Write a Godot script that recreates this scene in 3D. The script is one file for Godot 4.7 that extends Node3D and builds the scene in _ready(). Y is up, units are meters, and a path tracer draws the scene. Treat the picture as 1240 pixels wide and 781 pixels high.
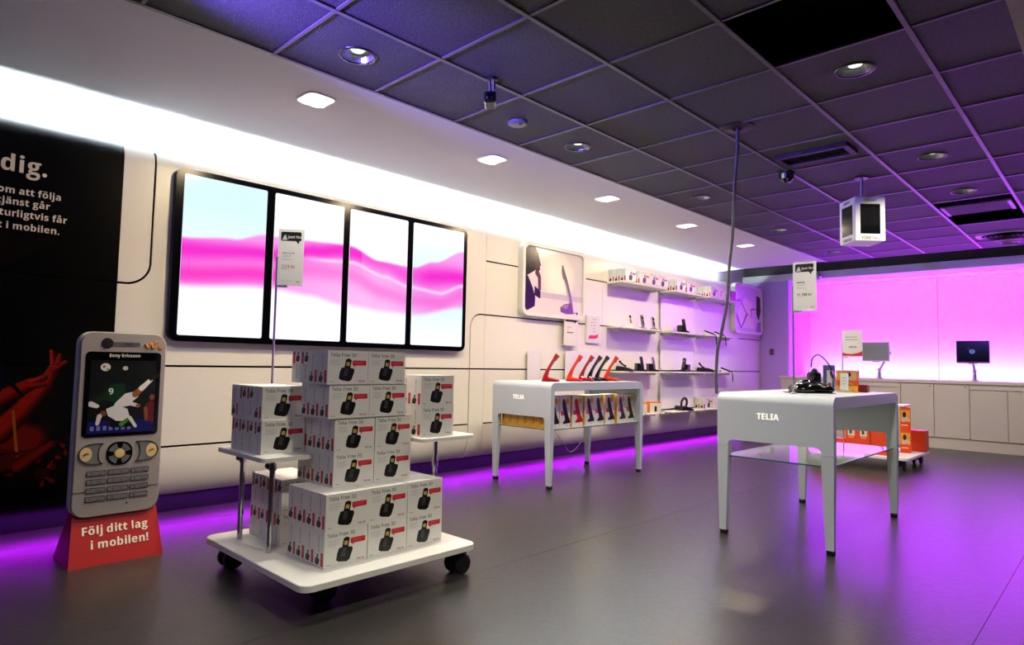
extends Node3D
# A phone shop after hours: metres, y up. The clad left wall is the plane x = WX, it recedes along -z.
const WX := -4.5          # face of the left wall cladding
const CEIL := 2.575       # tiled ceiling
const RX := 2.6           # right wall
const NZ := 2.6           # near wall (behind the camera)
var M := {}
var used := {}
var meshes := {}
var rng := RandomNumberGenerator.new()
var font: SystemFont
var bold: SystemFont

func _ready():
	rng.seed = 7
	# ---------- camera
	var cam := Camera3D.new(); cam.name = "camera"; add_child(cam)
	cam.position = Vector3(0, 1.04, 0); cam.rotation = Vector3(0.063, 0.7674, 0.02)
	cam.fov = 53.555; cam.near = 0.05; cam.far = 60; cam.current = true
	# ---------- air and exposure
	var we := WorldEnvironment.new(); we.name = "world"; var e := Environment.new()
	e.background_mode = Environment.BG_COLOR; e.background_color = Color(0, 0, 0)
	e.tonemap_mode = Environment.TONE_MAPPER_LINEAR; e.tonemap_exposure = 0.88
	e.sdfgi_enabled = true; e.ssao_enabled = true; e.ssil_enabled = true
	we.environment = e; add_child(we)
	# ---------- large lights: (name, centre, facing, size x, size y, colour, energy)
	area("cove_light", Vector3(-4.72, 2.33, -4.95), Vector3(0.25, 1, 0), 9.3, 0.05, Color(0.90, 0.97, 1.0), 120.0)
	area("floor_led_light", Vector3(-4.645, 0.138, -4.85), Vector3(1.0, -1, 0), 11.0, 0.03, Color(0.76, 0.05, 1.0), 20.0)
	area("back_wall_top_light", Vector3(-1.4, 2.47, -11.25), Vector3(0, -0.8, -1), 5.0, 0.10, Color(0.72, 0.045, 1.0), 125.0, self, Vector3(1, 0, 0))
	area("back_wall_low_light", Vector3(-1.4, 0.905, -11.50), Vector3(0, 0.8, -1), 5.0, 0.08, Color(0.80, 0.94, 1.0), 5.5, self, Vector3(1, 0, 0))
	area("near_wall_light", Vector3(-2.2, 1.9, NZ - 0.1), Vector3(0, -0.2, -1), 3.4, 0.7, Color(0.48, 0.52, 1.0), 0.25, self, Vector3(1, 0, 0))
	build_materials()
	build_shell()
	build_left_wall()
	build_back()
	build_ceiling()
	build_video_wall()
	build_table("display_table", Vector3(-3.80, 0, -4.765), "white display table with gift boxes on its glass shelf", true)
	build_table("display_table", Vector3(-1.545, 0, -4.555), "white display table with an empty glass shelf and a conference phone on top", false)
	build_standee()
	build_cart()
	build_table_goods()
	build_far_table_goods()
	build_wall_shelves()
	build_far_cart()
	build_counter()
	build_ceiling_things()

# ================================================================ helpers
func area(called: String, at: Vector3, facing: Vector3, sx: float, sy: float, c: Color, energy: float, parent: Node3D = self, along := Vector3(0, 0, 1)):
	var l := AreaLight3D.new(); l.name = called; parent.add_child(l, true)
	l.area_size = Vector2(sx, sy); l.area_normalize_energy = false
	l.light_color = c; l.light_energy = energy; l.shadow_enabled = true; l.set("area_range", 30.0)
	var f := facing.normalized()
	var zb := -f; var xb := (along - f * along.dot(f)).normalized(); var yb := zb.cross(xb)
	l.position = at; l.basis = Basis(xb, yb, zb)
	return l

func mat(key: String, c: Color, rough := 0.5, metal := 0.0, spec := 0.5) -> StandardMaterial3D:
	var m := StandardMaterial3D.new(); m.resource_name = key; m.albedo_color = c; m.roughness = rough; m.metallic = metal; m.metallic_specular = spec
	M[key] = m
	return m

func glow(key: String, c: Color, energy: float) -> StandardMaterial3D:
	var m := mat(key, Color(0.8, 0.8, 0.8), 0.5)
	m.emission_enabled = true; m.emission = c; m.emission_energy_multiplier = energy
	return m

func numbered(called: String) -> String:
	if not used.has(called):
		used[called] = 0
		return called
	used[called] += 1
	return "%s_%03d" % [called, used[called]]

func tag(o: Node3D, label: String, category := "", group := "", kind := ""):
	if label: o.set_meta("label", label)
	if category: o.set_meta("category", category)
	if group: o.set_meta("group", group)
	if kind: o.set_meta("kind", kind)
	return o

func thing(called: String, at: Vector3, label: String, category: String, group := "", turn := 0.0, kind := "") -> Node3D:
	var o := Node3D.new(); o.name = numbered(called); add_child(o); o.position = at; o.rotation.y = turn
	tag(o, label, category, group, kind)
	return o

func part(parent: Node3D, called: String, mesh: Mesh, m, at := Vector3.ZERO, rot := Vector3.ZERO) -> MeshInstance3D:
	var o := MeshInstance3D.new(); o.name = called; o.mesh = mesh; o.material_override = M[m] if m is String else m
	parent.add_child(o, true); o.position = at; o.rotation = rot
	return o

func solo(called: String, mesh: Mesh, m, at: Vector3, label: String, category: String, group := "", rot := Vector3.ZERO, kind := "") -> MeshInstance3D:
	var o := part(self, numbered(called), mesh, m, at, rot)
	tag(o, label, category, group, kind)
	return o

func copy(o: Node3D, at: Vector3, label := "", group := "", turn := 0.0) -> Node3D:
	var base: String = o.get_meta("base_name") if o.has_meta("base_name") else String(o.name)
	var c: Node3D = o.duplicate(); c.name = numbered(base); add_child(c); c.position = at; c.rotation.y = turn
	if label: c.set_meta("label", label)
	if group: c.set_meta("group", group)
	return c

# ---- shapes. Every triangle is turned so that its front shows outwards.
func tri(st: SurfaceTool, a: Vector3, b: Vector3, c: Vector3, out: Vector3):
	if (b - a).cross(c - a).dot(out) > 0.0:
		var t := b; b = c; c = t
	st.add_vertex(a); st.add_vertex(b); st.add_vertex(c)

func quad(st: SurfaceTool, a: Vector3, b: Vector3, c: Vector3, d: Vector3, out: Vector3):
	tri(st, a, b, c, out); tri(st, a, c, d, out)

func tool() -> SurfaceTool:
	var st := SurfaceTool.new(); st.begin(Mesh.PRIMITIVE_TRIANGLES); st.set_smooth_group(-1)
	return st

func done(st: SurfaceTool) -> ArrayMesh:
	st.generate_normals()
	return st.commit()

func add_box(st: SurfaceTool, c: Vector3, s: Vector3, r := 0.0, b := Basis.IDENTITY):
	var h := s * 0.5
	r = minf(r, minf(h.x, minf(h.y, h.z)) * 0.98)
	for ax in 3:
		for sg in [-1.0, 1.0]:
			var n := Vector3.ZERO; n[ax] = sg
			var u := (ax + 1) % 3; var v := (ax + 2) % 3
			var p := []
			for k in [[-1, -1], [1, -1], [1, 1], [-1, 1]]:
				var q := Vector3.ZERO; q[ax] = sg * h[ax]; q[u] = k[0] * (h[u] - r); q[v] = k[1] * (h[v] - r); p.append(c + b * q)
			quad(st, p[0], p[1], p[2], p[3], b * n)
	if r <= 0.0:
		return
	for ax in 3:
		var u := (ax + 1) % 3; var v := (ax + 2) % 3
		for su in [-1.0, 1.0]:
			for sv in [-1.0, 1.0]:
				var p := []
				for k in [[-1, 0], [1, 0], [1, 1], [-1, 1]]:
					var q := Vector3.ZERO; q[ax] = k[0] * (h[ax] - r)
					q[u] = su * (h[u] - (r if k[1] else 0.0)); q[v] = sv * (h[v] - (0.0 if k[1] else r)); p.append(c + b * q)
				var n := Vector3.ZERO; n[u] = su; n[v] = sv
				quad(st, p[0], p[1], p[2], p[3], b * n)
	for sx in [-1.0, 1.0]:
		for sy in [-1.0, 1.0]:
			for sz in [-1.0, 1.0]:
				var a := Vector3(sx * h.x, sy * (h.y - r), sz * (h.z - r)); var d := Vector3(sx * (h.x - r), sy * h.y, sz * (h.z - r)); var f := Vector3(sx * (h.x - r), sy * (h.y - r), sz * h.z)
				tri(st, c + b * a, c + b * d, c + b * f, b * Vector3(sx, sy, sz))

func box(s: Vector3, r := 0.0) -> ArrayMesh:
	var key := "box%s%s" % [s, r]
	if not meshes.has(key):
		var st := tool(); add_box(st, Vector3.ZERO, s, r); meshes[key] = done(st)
	return meshes[key]

func rrect(w: float, h: float, r: float, seg := 6) -> PackedVector2Array:   # counter-clockwise, about the centre
	var p := PackedVector2Array()
	for k in 4:
		var c := Vector2([1, -1, -1, 1][k] * (w / 2 - r), [1, 1, -1, -1][k] * (h / 2 - r))
		for i in seg + 1:
			var a := PI / 2 * k + PI / 2 * i / seg
			p.append(c + Vector2(cos(a), sin(a)) * r)
	return p

func circle(r: float, n := 24, ry := -1.0) -> PackedVector2Array:
	var p := PackedVector2Array()
	for i in n: p.append(Vector2(cos(TAU * i / n) * r, sin(TAU * i / n) * (r if ry < 0 else ry)))
	return p

# an outline in x and y, as thick as depth along z, front face at +depth/2; the front's uv spans its box
func add_prism(st: SurfaceTool, poly: PackedVector2Array, depth: float, at := Vector3.ZERO, b := Basis.IDENTITY, bevel := 0.0):
	var lo := poly[0]; var hi := poly[0]; var area2 := 0.0
	for i in poly.size():
		lo = lo.min(poly[i]); hi = hi.max(poly[i]); area2 += poly[i].cross(poly[(i + 1) % poly.size()])
	var idx := Geometry2D.triangulate_polygon(poly)
	var sz := hi - lo
	var ins := PackedVector2Array(); var n := poly.size(); var turn := signf(area2)
	for i in n:
		var d := ((poly[(i + 1) % n] - poly[i]).normalized() + (poly[i] - poly[(i + n - 1) % n]).normalized()).normalized()
		ins.append(poly[i] + Vector2(-d.y, d.x) * turn * bevel)
	for f in [1.0, -1.0]:
		for t in range(0, idx.size(), 3):
			var v := []
			for k in 3:
				var q := ins[idx[t + k]] if f > 0 else poly[idx[t + k]]; v.append([at + b * Vector3(q.x, q.y, f * depth / 2), Vector2((q.x - lo.x) / sz.x, 1.0 - (q.y - lo.y) / sz.y)])
			var nn: Vector3 = (v[1][0] - v[0][0]).cross(v[2][0] - v[0][0])
			if nn.dot(b * Vector3(0, 0, f)) > 0: v = [v[0], v[2], v[1]]
			for w in v: st.set_uv(w[1]); st.add_vertex(w[0])
	for i in n:
		var p := poly[i]; var q := poly[(i + 1) % n]; var d := (q - p) * turn
		var out := b * Vector3(d.y, -d.x, 0)
		st.set_uv(Vector2(0.002, 0.002))
		var zf := depth / 2 - bevel
		quad(st, at + b * Vector3(p.x, p.y, -depth / 2), at + b * Vector3(q.x, q.y, -depth / 2), at + b * Vector3(q.x, q.y, zf), at + b * Vector3(p.x, p.y, zf), out)
		if bevel > 0.0:
			var p2 := ins[i]; var q2 := ins[(i + 1) % n]
			quad(st, at + b * Vector3(p.x, p.y, zf), at + b * Vector3(q.x, q.y, zf), at + b * Vector3(q2.x, q2.y, depth / 2), at + b * Vector3(p2.x, p2.y, depth / 2), out + b * Vector3(0, 0, out.length()))

func prism(poly: PackedVector2Array, depth: float, bevel := 0.0) -> ArrayMesh:
	var st := tool(); add_prism(st, poly, depth, Vector3.ZERO, Basis.IDENTITY, bevel)
	return done(st)

# outline of a frame: outer ring minus inner ring, both with the same number of points
func ring_prism(outer: PackedVector2Array, inner: PackedVector2Array, depth: float) -> ArrayMesh:
	var st := tool(); var n := outer.size()
	for i in n:
		var a := outer[i]; var b := outer[(i + 1) % n]; var c := inner[(i + 1) % n]; var d := inner[i]
		for f in [1.0, -1.0]:
			quad(st, Vector3(a.x, a.y, f * depth / 2), Vector3(b.x, b.y, f * depth / 2), Vector3(c.x, c.y, f * depth / 2), Vector3(d.x, d.y, f * depth / 2), Vector3(0, 0, f))
		var o := (a + b) / 2
		quad(st, Vector3(a.x, a.y, -depth / 2), Vector3(b.x, b.y, -depth / 2), Vector3(b.x, b.y, depth / 2), Vector3(a.x, a.y, depth / 2), Vector3(o.x, o.y, 0))
		o = (c + d) / 2
		quad(st, Vector3(d.x, d.y, -depth / 2), Vector3(c.x, c.y, -depth / 2), Vector3(c.x, c.y, depth / 2), Vector3(d.x, d.y, depth / 2), Vector3(-o.x, -o.y, 0))
	return done(st)

func add_lathe(st: SurfaceTool, prof: Array, n := 20, at := Vector3.ZERO, b := Basis.IDENTITY):   # prof: Vector2(radius, height) from bottom to top
	st.set_smooth_group(-1)
	for k in prof.size() - 1:
		var p: Vector2 = prof[k]; var q: Vector2 = prof[k + 1]
		for i in n:
			var a0 := TAU * i / n; var a1 := TAU * (i + 1) / n
			var A := Vector3(cos(a0) * p.x, p.y, sin(a0) * p.x); var B := Vector3(cos(a1) * p.x, p.y, sin(a1) * p.x)
			var C := Vector3(cos(a1) * q.x, q.y, sin(a1) * q.x); var D := Vector3(cos(a0) * q.x, q.y, sin(a0) * q.x)
			var am := (a0 + a1) / 2; var d := q - p
			var out := b * Vector3(cos(am) * d.y, -d.x, sin(am) * d.y)
			if p.x > 1e-5: tri(st, at + b * A, at + b * B, at + b * C, out)
			if q.x > 1e-5: tri(st, at + b * A, at + b * C, at + b * D, out)

func lathe(prof: Array, n := 20) -> ArrayMesh:
	var key := "lathe%s%d" % [prof, n]
	if not meshes.has(key):
		var st := tool(); add_lathe(st, prof, n); meshes[key] = done(st)
	return meshes[key]

func rod(r: float, h: float, n := 12) -> ArrayMesh:    # upright, from 0 to h
	return lathe([Vector2(0, 0), Vector2(r, 0), Vector2(r, h), Vector2(0, h)], n)

func add_tube(st: SurfaceTool, pts: Array, r, n := 8):
	st.set_smooth_group(0)
	var rings := []
	var side := Vector3.ZERO
	for i in pts.size():
		var t: Vector3 = (pts[mini(i + 1, pts.size() - 1)] - pts[maxi(i - 1, 0)]).normalized()
		if side == Vector3.ZERO: side = t.cross(Vector3(0.31, 0.2, 0.93)).normalized()
		side = (side - t * side.dot(t)).normalized()
		var up := t.cross(side); var ring := []
		var rr: float = r[i] if r is Array else r
		for k in n: ring.append(pts[i] + (side * cos(TAU * k / n) + up * sin(TAU * k / n)) * rr)
		rings.append(ring)
	for i in pts.size() - 1:
		for k in n:
			var k2 := (k + 1) % n
			var out: Vector3 = rings[i][k] + rings[i][k2] - pts[i] * 2.0
			quad(st, rings[i][k], rings[i][k2], rings[i + 1][k2], rings[i + 1][k], out)
	st.set_smooth_group(-1)
	for f in [0, pts.size() - 1]:
		var out2: Vector3 = (pts[0] - pts[1]) if f == 0 else (pts[f] - pts[f - 1])
		for k in n: tri(st, pts[f], rings[f][k], rings[f][(k + 1) % n], out2)

func tube(pts: Array, r, n := 8) -> ArrayMesh:
	var st := tool(); add_tube(st, pts, r, n)
	return done(st)

func smooth_path(pts: Array, seg := 6) -> Array:
	var c := Curve3D.new()
	for i in pts.size():
		var t: Vector3 = (pts[mini(i + 1, pts.size() - 1)] - pts[maxi(i - 1, 0)]) / 6.0
		c.add_point(pts[i], -t, t)
	var out := []
	for i in pts.size() - 1:
		for k in seg: out.append(c.sample(i, float(k) / seg))
	out.append(pts[-1])
	return out

func lettering(parent: Node3D, words: String, height: float, m, at: Vector3, turn: float, align := HORIZONTAL_ALIGNMENT_LEFT, f: Font = null, depth := 0.003, label := "") -> MeshInstance3D:
	var t := TextMesh.new(); t.font = f if f else font; t.text = words; t.font_size = 48; t.pixel_size = height / 35.0; t.depth = depth
	t.horizontal_alignment = align; t.vertical_alignment = VERTICAL_ALIGNMENT_BOTTOM; t.curve_step = 1.5
	var o := part(parent, "lettering", t, m, at - Vector3(0, 11.0 * height / 35.0, 0), Vector3(0, turn, 0))
	if label: o.set_meta("label", label)
	return o

# ---- print: flat pictures and words on boxes, cards and screens
class Sheet:
	var im: Image
	var w: int
	var h: int
	var font: Font
	var bold: Font
	func _init(wid: int, hei: int, c: Color, f: Font, b: Font):
		w = wid * 2; h = hei * 2; font = f; bold = b
		im = Image.create(w, h, false, Image.FORMAT_RGBA8); im.fill(c)
	func fill(x: float, y: float, a: float, b: float, c: Color):
		im.fill_rect(Rect2i(int(x * 2), int(y * 2), maxi(1, int(a * 2)), maxi(1, int(b * 2))), c)
	func poly(p: Array, c: Color):
		var lo := 1e9; var hi := -1e9
		for q in p: lo = minf(lo, q.y * 2); hi = maxf(hi, q.y * 2)
		for y in range(maxi(0, int(lo)), mini(h, int(hi) + 1)):
			var xs := []
			for i in p.size():
				var a: Vector2 = p[i] * 2; var b: Vector2 = p[(i + 1) % p.size()] * 2
				if (a.y <= y + 0.5) != (b.y <= y + 0.5): xs.append(a.x + (y + 0.5 - a.y) / (b.y - a.y) * (b.x - a.x))
			xs.sort()
			for k in range(0, xs.size() - 1, 2):
				var x0 := clampi(roundi(xs[k]), 0, w); var x1 := clampi(roundi(xs[k + 1]), 0, w)
				if x1 > x0: im.fill_rect(Rect2i(x0, y, x1 - x0, 1), c)
	func disc(c: Vector2, rx: float, ry: float, col: Color):
		var p := []
		for i in 28: p.append(c + Vector2(cos(TAU * i / 28) * rx, sin(TAU * i / 28) * ry))
		poly(p, col)
	func stroke(p: Array, r0: float, r1: float, c: Color):
		for i in p.size() - 1:
			var a: Vector2 = p[i]; var b: Vector2 = p[i + 1]
			var ra := lerpf(r0, r1, float(i) / (p.size() - 1)); var rb := lerpf(r0, r1, float(i + 1) / (p.size() - 1))
			var n := (b - a).orthogonal().normalized()
			poly([a + n * ra, b + n * rb, b - n * rb, a - n * ra], c); disc(a, ra, ra, c); disc(b, rb, rb, c)
	func round_box(x: float, y: float, a: float, b: float, r: float, c: Color):
		var p := []
		for k in 4:
			var o := Vector2(x + (a - r if k in [0, 3] else r), y + (b - r if k in [0, 1] else r))
			for i in 7:
				var t := PI / 2 * k + PI / 12 * i
				p.append(o + Vector2(cos(t), sin(t)) * r)
		poly(p, c)
	# words with their left end and baseline at p, cap height about size; turn in quarter turns clockwise
	func words(s: String, p: Vector2, size: float, c: Color, is_bold := false, quarter := 0, stretch := 1.0) -> float:
		var t := TextMesh.new(); t.font = bold if is_bold else font; t.text = s; t.font_size = 48; t.pixel_size = 1.0; t.depth = 0.0; t.curve_step = 2.0
		t.horizontal_alignment = HORIZONTAL_ALIGNMENT_LEFT; t.vertical_alignment = VERTICAL_ALIGNMENT_BOTTOM
		var arr := t.get_mesh_arrays(); var v: PackedVector3Array = arr[0]; var ix = arr[12]
		var k := size / 35.0; var n: int = ix.size() if ix != null and ix.size() else v.size(); var wide := 0.0
		for i in range(0, n, 3):
			var q := []
			for j in 3:
				var a: Vector3 = v[ix[i + j]] if ix != null and ix.size() else v[i + j]
				var u := Vector2(a.x * k * stretch, -(a.y - 11.0) * k); wide = maxf(wide, u.x)
				for z in quarter: u = Vector2(-u.y, u.x)
				q.append(p + u)
			poly(q, c)
		return wide
	func texture() -> ImageTexture:
		im.resize(w / 2, h / 2, Image.INTERPOLATE_LANCZOS)
		return ImageTexture.create_from_image(im)

func sheet(w: int, h: int, c: Color) -> Sheet:
	return Sheet.new(w, h, c, font, bold)

func printed(key: String, s: Sheet, rough := 0.45) -> StandardMaterial3D:
	var m := mat(key, Color(1, 1, 1), rough); m.albedo_texture = s.texture(); m.texture_repeat = false
	return m

func noise_tex(freq: float, size: int, ramp: Array, seed_: int, normal := false, octaves := 4) -> NoiseTexture2D:
	var n := FastNoiseLite.new(); n.seed = seed_; n.frequency = freq; n.fractal_octaves = octaves; n.noise_type = FastNoiseLite.TYPE_SIMPLEX_SMOOTH
	var t := NoiseTexture2D.new(); t.width = size; t.height = size; t.seamless = true; t.noise = n
	if normal:
		t.as_normal_map = true; t.bump_strength = 3.0
	if ramp:
		var g := Gradient.new(); g.offsets = PackedFloat32Array([0.0, 1.0]); g.colors = PackedColorArray(ramp); t.color_ramp = g
	return t

# ================================================================ materials
func build_materials():
	font = SystemFont.new(); font.font_names = PackedStringArray(["Droid Sans"])
	bold = SystemFont.new(); bold.font_names = PackedStringArray(["Droid Sans"]); bold.font_weight = 700
	mat("white_panel", Color(0.90, 0.89, 0.87), 0.32)
	mat("white_paint", Color(0.90, 0.90, 0.91), 0.75)
	mat("white_metal", Color(0.88, 0.88, 0.87), 0.35)
	mat("table_paint", Color(0.74, 0.775, 0.82), 0.35)
	mat("black", Color(0.015, 0.015, 0.018), 0.5)
	mat("void_black", Color(0.012, 0.012, 0.012), 0.95, 0.0, 0.1)
	mat("black_gloss", Color(0.02, 0.02, 0.03), 0.12)
	mat("black_plastic", Color(0.03, 0.03, 0.035), 0.35)
	mat("grey_plastic", Color(0.45, 0.45, 0.46), 0.4)
	mat("silver", Color(0.72, 0.72, 0.74), 0.3, 0.9)
	mat("chrome", Color(0.75, 0.75, 0.77), 0.15, 1.0)
	mat("frame_navy", Color(0.012, 0.012, 0.035), 0.2, 0.0, 0.25)
	mat("skirting", Color(0.16, 0.14, 0.2), 0.45)
	mat("purple_wall", Color(0.80, 0.66, 0.96), 0.6)
	mat("shop_wall", Color(0.26, 0.25, 0.24), 0.8)
	mat("recess_paint", Color(0.24, 0.24, 0.245), 0.85)
	mat("bulkhead_paint", Color(0.74, 0.71, 0.67), 0.8)
	mat("laminate", Color(0.78, 0.75, 0.73), 0.5)
	mat("grid_bar", Color(0.40, 0.395, 0.40), 0.35, 0.3)
	mat("cable_grey", Color(0.34, 0.34, 0.36), 0.5)
	mat("card_white", Color(0.86, 0.86, 0.86), 0.5)
	mat("cardboard_edge", Color(0.85, 0.85, 0.80), 0.6)
	mat("red_card", Color(0.66, 0.03, 0.045), 0.5)
	mat("cream_letter", Color(0.95, 0.92, 0.84), 0.5)
	mat("red_plastic", Color(0.62, 0.04, 0.03), 0.15)
	mat("orange_plastic", Color(0.85, 0.16, 0.03), 0.15)
	mat("orange_card", Color(0.86, 0.27, 0.06), 0.45)
	mat("yellow_card", Color(0.93, 0.68, 0.12), 0.45)
	mat("dark_red_card", Color(0.48, 0.06, 0.04), 0.45)
	mat("purple_card", Color(0.16, 0.12, 0.42), 0.4)
	mat("dark_grey", Color(0.30, 0.30, 0.32), 0.5)  # plain dark grey of small fittings, keypads, a post and a bezel
	var g := mat("glass", Color(0.90, 0.95, 0.95, 0.32), 0.02); g.transparency = BaseMaterial3D.TRANSPARENCY_ALPHA
	var g2 := mat("clear_acrylic", Color(0.95, 0.95, 1.0, 0.12), 0.05); g2.transparency = BaseMaterial3D.TRANSPARENCY_ALPHA
	mat("acrylic_white", Color(0.88, 0.87, 0.90), 0.2)
	mat("glass_edge", Color(0.16, 0.42, 0.38), 0.1)
	glow("glow_letters", Color(1.0, 0.97, 0.88), 0.95)  # emission stands in for table lamp light showing through the cut-out letters
	glow("lamp_cool", Color(0.94, 1.0, 0.94), 2.2)
	glow("lamp_warm", Color(1.0, 0.96, 0.86), 1.6)
	glow("lamp_tube", Color(1.0, 0.98, 0.82), 3.0)
	glow("led_strip", Color(0.75, 0.2, 1.0), 1.2)
	# ceiling tiles: three tones of dark mineral board with a fine fleck
	var fleck := noise_tex(0.25, 512, [], 4, true)
	for k in 3:
		var t := mat("tile_%d" % k, Color(0.30, 0.30, 0.303) * [0.95, 1.0, 1.05][k], 0.7)
		t.albedo_texture = noise_tex(0.09, 512, [Color(0.72, 0.72, 0.72), Color(1, 1, 1)], 11 + k)
		t.uv1_triplanar = true; t.uv1_world_triplanar = true; t.uv1_scale = Vector3(0.9, 0.9, 0.9)
		t.normal_enabled = true; t.normal_texture = fleck; t.normal_scale = 0.35
	# floor: dark grey linoleum, faintly streaked
	var fl := mat("floor", Color(0.185, 0.178, 0.17), 0.3)
	fl.albedo_texture = noise_tex(0.03, 1024, [Color(0.84, 0.84, 0.84), Color(1, 1, 1)], 21, false, 6)
	fl.uv1_triplanar = true; fl.uv1_world_triplanar = true; fl.uv1_scale = Vector3(0.45, 0.45, 0.45)
	fl.roughness_texture = noise_tex(0.06, 512, [Color(0.88, 0.88, 0.88), Color(1.0, 1.0, 1.0)], 22, false, 5)
	fl.roughness = 0.33; fl.metallic_specular = 0.38
	fl.normal_enabled = true; fl.normal_texture = noise_tex(0.12, 512, [], 23, true, 4); fl.normal_scale = 0.035

# ================================================================ shell
func slab(parent: Node3D, called: String, lo: Vector3, hi: Vector3, m, r := 0.0) -> MeshInstance3D:
	return part(parent, called, box(hi - lo, r), m, (lo + hi) / 2)

func build_shell():
	var f := thing("floor", Vector3.ZERO, "dark grey glossy sheet floor with purple light along the wall", "floor", "", 0.0, "structure")
	slab(f, "subfloor", Vector3(-5.0, -0.12, -12.1), Vector3(RX + 0.1, -0.004, NZ + 0.1), "void_black")
	var fx := [-5.0, -4.30, -2.36, -0.46, 1.46, RX + 0.1]
	for i in fx.size() - 1:
		slab(f, "floor_sheet", Vector3(fx[i] + 0.0012, -0.004, -12.1), Vector3(fx[i + 1] - 0.0012, 0, NZ + 0.1), "floor")
	var r := slab(self, "wall_right", Vector3(RX, 0, -12.0), Vector3(RX + 0.1, 2.9, NZ + 0.1), "shop_wall"); tag(r, "plain wall on the right side of the shop", "wall", "", "structure")
	var n := slab(self, "wall_front", Vector3(-4.9, 0, NZ), Vector3(RX, 2.9, NZ + 0.1), "shop_wall"); tag(n, "plain wall at the near end of the shop", "wall", "", "structure")
	# violet LED floodlight on a bracket, aimed along the dark ceiling
	var u := thing("violet_floodlight", Vector3(-2.60, CEIL - 0.30, -0.02), "violet LED floodlight hung from the ceiling on a rod", "floodlight")
	part(u, "rod", rod(0.01, 0.30), "black_plastic"); part(u, "lamp_body", box(Vector3(0.12, 0.10, 0.06), 0.01), "black_plastic", Vector3(0, -0.04, 0))
	part(u, "lamp_glass", box(Vector3(0.10, 0.08, 0.004)), glow("violet_lamp", Color(0.45, 0.25, 1.0), 2.0), Vector3(0, -0.04, -0.033))
	var ul := SpotLight3D.new(); ul.name = "violet_beam"; u.add_child(ul); ul.transform = Transform3D(Basis.looking_at(Vector3(0.06, 0.36, -1.35).normalized()), Vector3(0, -0.04, -0.06))
	ul.spot_angle = 22.0; ul.spot_angle_attenuation = 1.0; ul.light_energy = 38.0; ul.light_color = Color(0.46, 0.34, 1.0); ul.light_size = 0.04; ul.spot_range = 12.0; ul.spot_attenuation = 2.0; ul.shadow_enabled = true
	# backlit violet wall panel at the near end, seen only by its light
	var p := thing("wall_light_panel", Vector3(-2.2, 1.55, NZ - 0.03), "violet backlit panel on the near end wall", "light panel")
	part(p, "frame", box(Vector3(3.5, 0.8, 0.04), 0.01), "white_metal", Vector3(0, 0.35, 0))
	part(p, "light_diffuser", box(Vector3(3.4, 0.7, 0.01)), glow("violet_light", Color(0.36, 0.30, 1.0), 0.6), Vector3(0, 0.35, -0.025))

# ================================================================ left wall
func prof_x(y: float) -> float:          # face of the cladding at height y
	if y > 2.27:
		return -4.62 + sqrt(maxf(0.0, 0.0144 - (y - 2.27) * (y - 2.27)))
	if y < 0.40:
		var k := clampf((0.40 - y) / 0.27, 0.0, 1.0)
		return -4.60 + 0.10 * sqrt(maxf(0.0, 1.0 - k * k))
	return WX

# a panel of the cladding between heights y0 and y1; left and right give its edges (metres into the distance) at a height
func clad(parent: Node3D, y0: float, y1: float, left: Callable, right: Callable, m, uvbox := Rect2(0, 0, 1, 1), extra := []):
	var ys := [y0, y1]
	for i in 13:
		ys.append(0.40 - 0.27 * sin(PI / 2 * i / 12.0)); ys.append(2.27 + 0.12 * sin(PI / 2 * i / 12.0))
	ys.append_array(extra)
	ys = ys.filter(func(v): return v >= y0 - 1e-6 and v <= y1 + 1e-6); ys.sort()
	var st := tool(); var rows := []
	for y in ys:
		if rows and y - rows[-1][0].y < 1e-4: continue
		rows.append([Vector3(prof_x(y), y, -left.call(y)), Vector3(prof_x(y), y, -right.call(y))])
	var back := Vector3(-0.02, 0, 0)
	var nrm := func(y): return Vector3(1, 2.0 if y > 2.34 else (-0.9 if y < 0.3 else 0.0), 0)
	for i in rows.size() - 1:
		var a = rows[i]; var b = rows[i + 1]; var o: Vector3 = nrm.call((a[0].y + b[0].y) / 2)
		st.set_smooth_group(0)
		for t in [[a[0], a[1], b[1]], [a[0], b[1], b[0]]]:
			var v: Array = t
			if (v[1] - v[0]).cross(v[2] - v[0]).dot(o) > 0: v = [v[0], v[2], v[1]]
			for q in v:
				st.set_uv(Vector2((-q.z - uvbox.position.x) / uvbox.size.x, (uvbox.position.y + uvbox.size.y - q.y) / uvbox.size.y)); st.add_vertex(q)
		st.set_smooth_group(-1); st.set_uv(Vector2(0.001, 0.001))
		quad(st, a[0], b[0], b[0] + back, a[0] + back, Vector3(0, 0, 1)); quad(st, a[1], b[1], b[1] + back, a[1] + back, Vector3(0, 0, -1))
	var e = rows[0]; quad(st, e[0], e[1], e[1] + back, e[0] + back, Vector3(0, -1, 0))
	e = rows[-1]; quad(st, e[0], e[1], e[1] + back, e[0] + back, Vector3(0, 1, 0))
	return part(parent, "wall_panel", done(st), m)

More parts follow.
